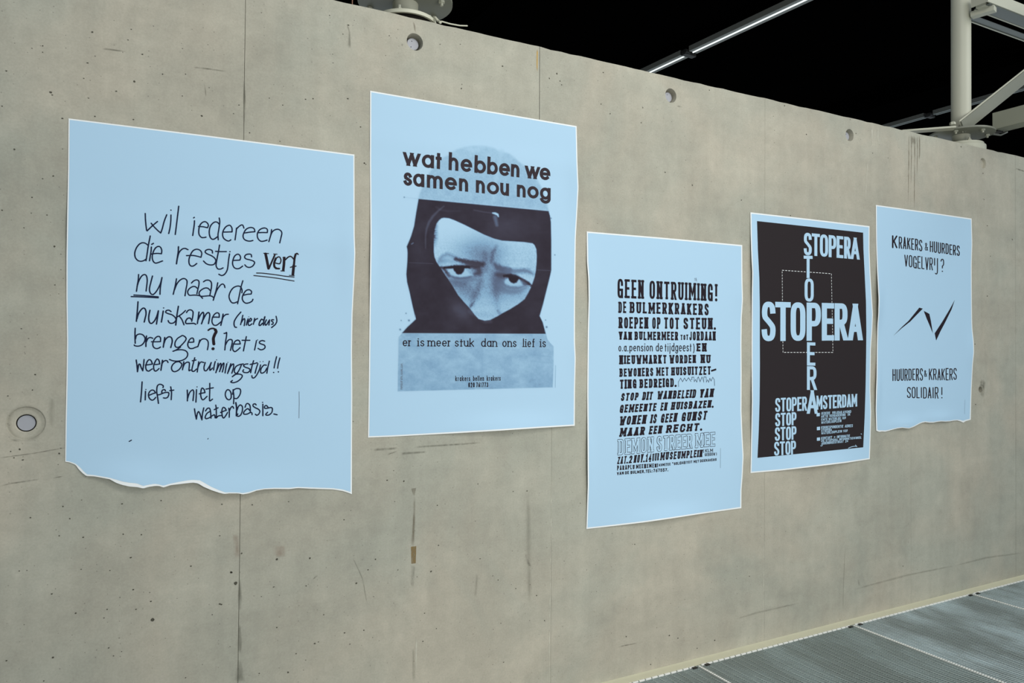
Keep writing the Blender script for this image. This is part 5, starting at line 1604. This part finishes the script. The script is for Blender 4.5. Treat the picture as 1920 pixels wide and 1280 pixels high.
def L4(fn, words, t0, t1, b0, b1, tpx, ratio=0.72, gap=0.05, name='lettering', **kw):
    ink = Ink(P4, OF4)
    for w in words:
        text_line(P4, ink, [(w[0], fn(w[1], 0)[0], fn(w[2], 0)[0])], (fn(*t0), fn(*t1)), (fn(*b0), fn(*b1)), tpx, tz_ratio=ratio, gap=gap, **kw)
    return ink.build(name, M['blue'], r4)


L4(c3, [('S', 488, 556), ('T', 556, 626), ('O', 626, 696), ('P', 701, 766), ('E', 769, 826), ('R', 833, 890), ('A', 890, 966)], (520, 258), (940, 300), (520, 450), (960, 487), 8.0)
L4(c3, [('S', 127, 246), ('T', 243, 376), ('O', 375, 502), ('P', 512, 634), ('E', 642, 748), ('R', 752, 864), ('A', 868, 992)], (127, 846), (992, 866), (127, 1186), (992, 1178), 14.2)
ik = Ink(P4, OF4)
for fn, g, x0, x1, yt, yb, t in ((c3, 'T', 487, 563, 453, 645, 8), (c3, 'O', 495, 573, 648, 846, 8), (c4, 'E', 515, 587, 98, 298, 8), (c4, 'R', 515, 598, 303, 506, 8), (c4, 'A', 515, 606, 508, 710, 8.4)):
    ik = Ink(P4, OF4, 9.0)
    text_line(P4, ik, [([g], fn(x0, 0)[0], fn(x1, 0)[0])], (fn(x0, yt), fn(x1, yt + 2)), (fn(x0, yb), fn(x1, yb + 1)), t, tz_ratio=0.72)
    ik.build('vertical_lettering', M['blue'], r4)
L4(c4, [('STOPER', 243, 515)], (243, 577), (515, 563), (243, 695), (515, 684), 4.9, 0.72, 0.10)
L4(c4, [('MSTERDAM', 597, 945)], (597, 556), (945, 540), (597, 676), (945, 648), 4.9, 0.72, 0.10)
L4(c4, [('STOP', 243, 425)], (243, 706), (425, 696), (243, 820), (425, 806), 5.0, 0.72, 0.10)
L4(c4, [('STOP', 240, 425)], (240, 828), (425, 816), (240, 944), (425, 930), 5.0, 0.72, 0.10)
L4(c4, [('STOP', 234, 422)], (234, 952), (422, 940), (234, 1070), (422, 1056), 5.0, 0.72, 0.10)
ik = Ink(P4, OF4 - 0.0002, 9.0)
for a, b in (((303, 578), (725, 608)), ((725, 608), (738, 1282)), ((738, 1282), (310, 1282)), ((310, 1282), (303, 578))):
    a = np.array(c3(*a)); b = np.array(c3(*b)); L_ = np.hypot(*(b - a)); n = int(L_ / 5.6)
    for k in range(n):
        p = a + (b - a) * (k / n); q = a + (b - a) * ((k + 0.62) / n)
        X, Z = P4.xz([p[0], q[0]], [p[1], q[1]]); ik.stroke(np.stack([X, Z], -1), 0.0024, None, 'flat')
o = ik.build('dashed_square', M['paper'], r4); o['kind'] = 'stuff'
for (x0, y0, x1, y1) in ((597, 705, 625, 733), (600, 823, 627, 852), (600, 915, 627, 942)):
    a = c4(x0, y0); b = c4(x1, y1)
    X, Z = P4.xz([a[0], b[0], b[0], a[0]], [b[1], b[1] - 0.5, a[1] - 0.5, a[1]])
    o = mesh_obj('square_bullet', P4.at(X, Z, OF4 + 0.0003), [(0, 1, 2, 3)], M['blue']); reparent(o, r4)
e4 = lambda x, y: (1525 + x / 14.22, 760 + y / 14.22)


def L4s(words, y0, y1, x0, x1, h, tpx=1.1):
    ink = Ink(P4, OF4)
    for t, a, b in words:
        text_line(P4, ink, [(t, e4(a, 0)[0], e4(b, 0)[0])], (e4(x0, y0 - h), e4(x1, y1 - h)), (e4(x0, y0), e4(x1, y1)), tpx, tz_ratio=0.75, gap=0.3, cap='square', slant=0.1)
    ink.build('small_print', M['blue'], r4)


L4s([('IEDERE', 205, 440), ('VRIJDAG', 495, 760), ('AVOND', 785, 1000)], 245, 195, 205, 1000, 70)
L4s([('AKTIE', 205, 390), ('VERGADERING', 420, 850), ('IN', 905, 970)], 325, 268, 205, 970, 68)
L4s([('CAFE', 205, 370), ('WATERLOO', 400, 720), ('109', 760, 860)], 405, 360, 205, 860, 66)
L4s([('WATERLOOPLEIN', 205, 740)], 488, 440, 205, 740, 70)
L4s([('KORRESPONDENTIE', 205, 790), ('ADRES', 835, 1045)], 625, 572, 205, 1045, 74)
L4s([('STOPERA', 205, 485)], 700, 676, 205, 485, 66)
L4s([('WATERLOOPLEIN', 205, 755), ('109', 790, 905)], 772, 700, 205, 905, 66)
L4s([('KONTAKT', 205, 495), ('+', 530, 590), ('INFORMATIE', 620, 965)], 905, 838, 205, 965, 68)
L4s([('DE', 205, 290), ('STOPERA', 320, 640), ('INFORMATIEWINKEL', 680, 1275)], 970, 880, 205, 1275, 60)
L4s([('JODENBREESTRAAT', 205, 800), ('24', 845, 920)], 1045, 975, 205, 920, 68)
ik = Ink(P4, OF4)
pen(P4, ik, (1525, 760), 14.222, ['930,1135 1000,1105 1090,1085 1160,1090', '1120,1050 1140,1085', '| 1265,755 1285,760', '190,1070 220,1075 240,1050'], 1.2)
ik.build('signature', M['blue'], r4)

# ---- poster 5: hand-painted capitals and zigzag ----------------------
P5 = Paper([(3.42, ZF + 0.25, 0.05, 0.13, 0.020), (4.27, ZF + 0.0, 0.05, 0.10, 0.013), (4.27, ZF + 0.6, 0.04, 0.1, 0.004), (3.65, ZF - 0.40, 0.12, 0.04, 0.016), (3.95, ZF - 0.38, 0.14, 0.04, 0.013), (3.43, ZF - 0.2, 0.03, 0.14, 0.012)])
g5 = lambda x, y: (1630 + x / 5.5667, 370 + y / 5.5667)
g6 = lambda x, y: (1630 + x / 5.3333, 580 + y / 5.3333)
b5 = [(68, 1212), (85, 1219), (100, 1223), (125, 1219), (160, 1221), (200, 1211), (240, 1199), (285, 1188), (330, 1183), (370, 1188), (400, 1189), (425, 1180), (450, 1170), (475, 1156), (500, 1143), (530, 1131), (560, 1126),
      (600, 1131), (640, 1131), (680, 1123), (720, 1119), (760, 1121), (800, 1119), (840, 1112), (880, 1109), (910, 1118), (940, 1131), (960, 1118), (985, 1110), (1014, 1102)]
b5b = [(80, 1200), (88, 1206), (100, 1209), (125, 1208), (160, 1209), (200, 1201), (240, 1190), (285, 1180), (330, 1176), (370, 1181), (400, 1182), (425, 1172), (450, 1161), (475, 1147), (500, 1134), (530, 1122), (560, 1117),
       (600, 1122), (640, 1122), (680, 1115), (720, 1111), (760, 1113), (800, 1111), (840, 1104), (880, 1101), (910, 1104), (935, 1113), (955, 1106), (985, 1098), (1004, 1093)]
r5 = poster('light blue poster with painted capitals and a black zigzag, torn below, rightmost', P5, [(1642.2, 384), (1730, 396.2), (1821.8, 409.5)],
            [(1642.2, 384), (1642.6, 451), (1644.4, 505), (1647.4, 560), (1646.6, 590), (1645, 610), (1644, 655), (1643.5, 711), (1641.8, 767), (1642.8, 807.2)],
            [(1821.8, 409.5), (1822.2, 424), (1823, 456), (1821.8, 496), (1822, 550), (1822.5, 600), (1823.2, 617), (1825.8, 640), (1826.4, 660), (1824, 684), (1821.6, 730), (1820.1, 786.6)],
            [g6(*p) for p in b5], [g6(*p) for p in b5b], inset=(2.2, 1.8, 1.4))


def L5(fn, words, t0, t1, b0, b1, tpx, ratio=0.62, **kw):
    ink = Ink(P5, INK, 0.016)
    text_line(P5, ink, [(w, fn(a, 0)[0], fn(b, 0)[0]) for w, a, b in words], (fn(*t0), fn(*t1)), (fn(*b0), fn(*b1)), tpx, tz_ratio=ratio, gap=kw.pop('gap', 0.22), cap='round', jitter=0.6, **kw)
    return ink.build('lettering', M['pen'] if False else M['ink'], r5)


L5(g5, [('K', 235, 292)], (235, 397), (292, 400), (235, 527), (292, 528), 4.4, seed=1)
L5(g5, [('RAKERS', 306, 552), ('HUURDERS', 630, 943)], (306, 404), (943, 502), (306, 530), (943, 610), 3.2, seed=2)
L5(g5, [('&', 577, 612)], (577, 474), (612, 478), (577, 553), (612, 556), 2.2, seed=3)
L5(g5, [('VOGELVR', 364, 662), (['IJ'], 675, 715), ('?', 742, 780)], (362, 598), (782, 640), (362, 722), (782, 782), 3.0, seed=4)
L5(g6, [('HUURDERS', 230, 535), ('KRAKERS', 595, 873)], (228, 594), (873, 586), (228, 714), (873, 704), 3.0, seed=5)
L5(g6, [('&', 545, 575)], (545, 606), (575, 604), (545, 670), (575, 670), 2.2, seed=6)
L5(g6, [('SOLIDAIR', 375, 690), ('!', 716, 732)], (372, 776), (732, 778), (372, 886), (732, 890), 3.0, seed=7)
for pl in ([(1674.8, 629.4), (1690, 613.5), (1703.5, 601), (1723.4, 576.6), (1730, 578.4), (1718, 590.5), (1706.5, 602.5), (1690, 615.5)],
           [(1731.8, 582.6), (1742.2, 588.2), (1745, 601), (1748.8, 624.4), (1742, 608), (1736.5, 595)],
           [(1790, 562), (1780.2, 580), (1766.5, 603), (1752.3, 624.6), (1755, 638.2), (1762.5, 622), (1772.5, 603), (1783.8, 580)]):
    q = np.array(pl, float); X, Z = P5.xz(q[:, 0], q[:, 1])
    ik = Ink(P5, INK + 0.0003); ik.poly(list(zip(X, Z))); ik.build('zigzag_wedge', M['ink'], r5)
ik = Ink(P5, INK); pen(P5, ik, (1630, 580), 5.3333, ['| 955,900 952,1045'], 0.5); ik.build('thin_rule', M['ink_grey'], r5)
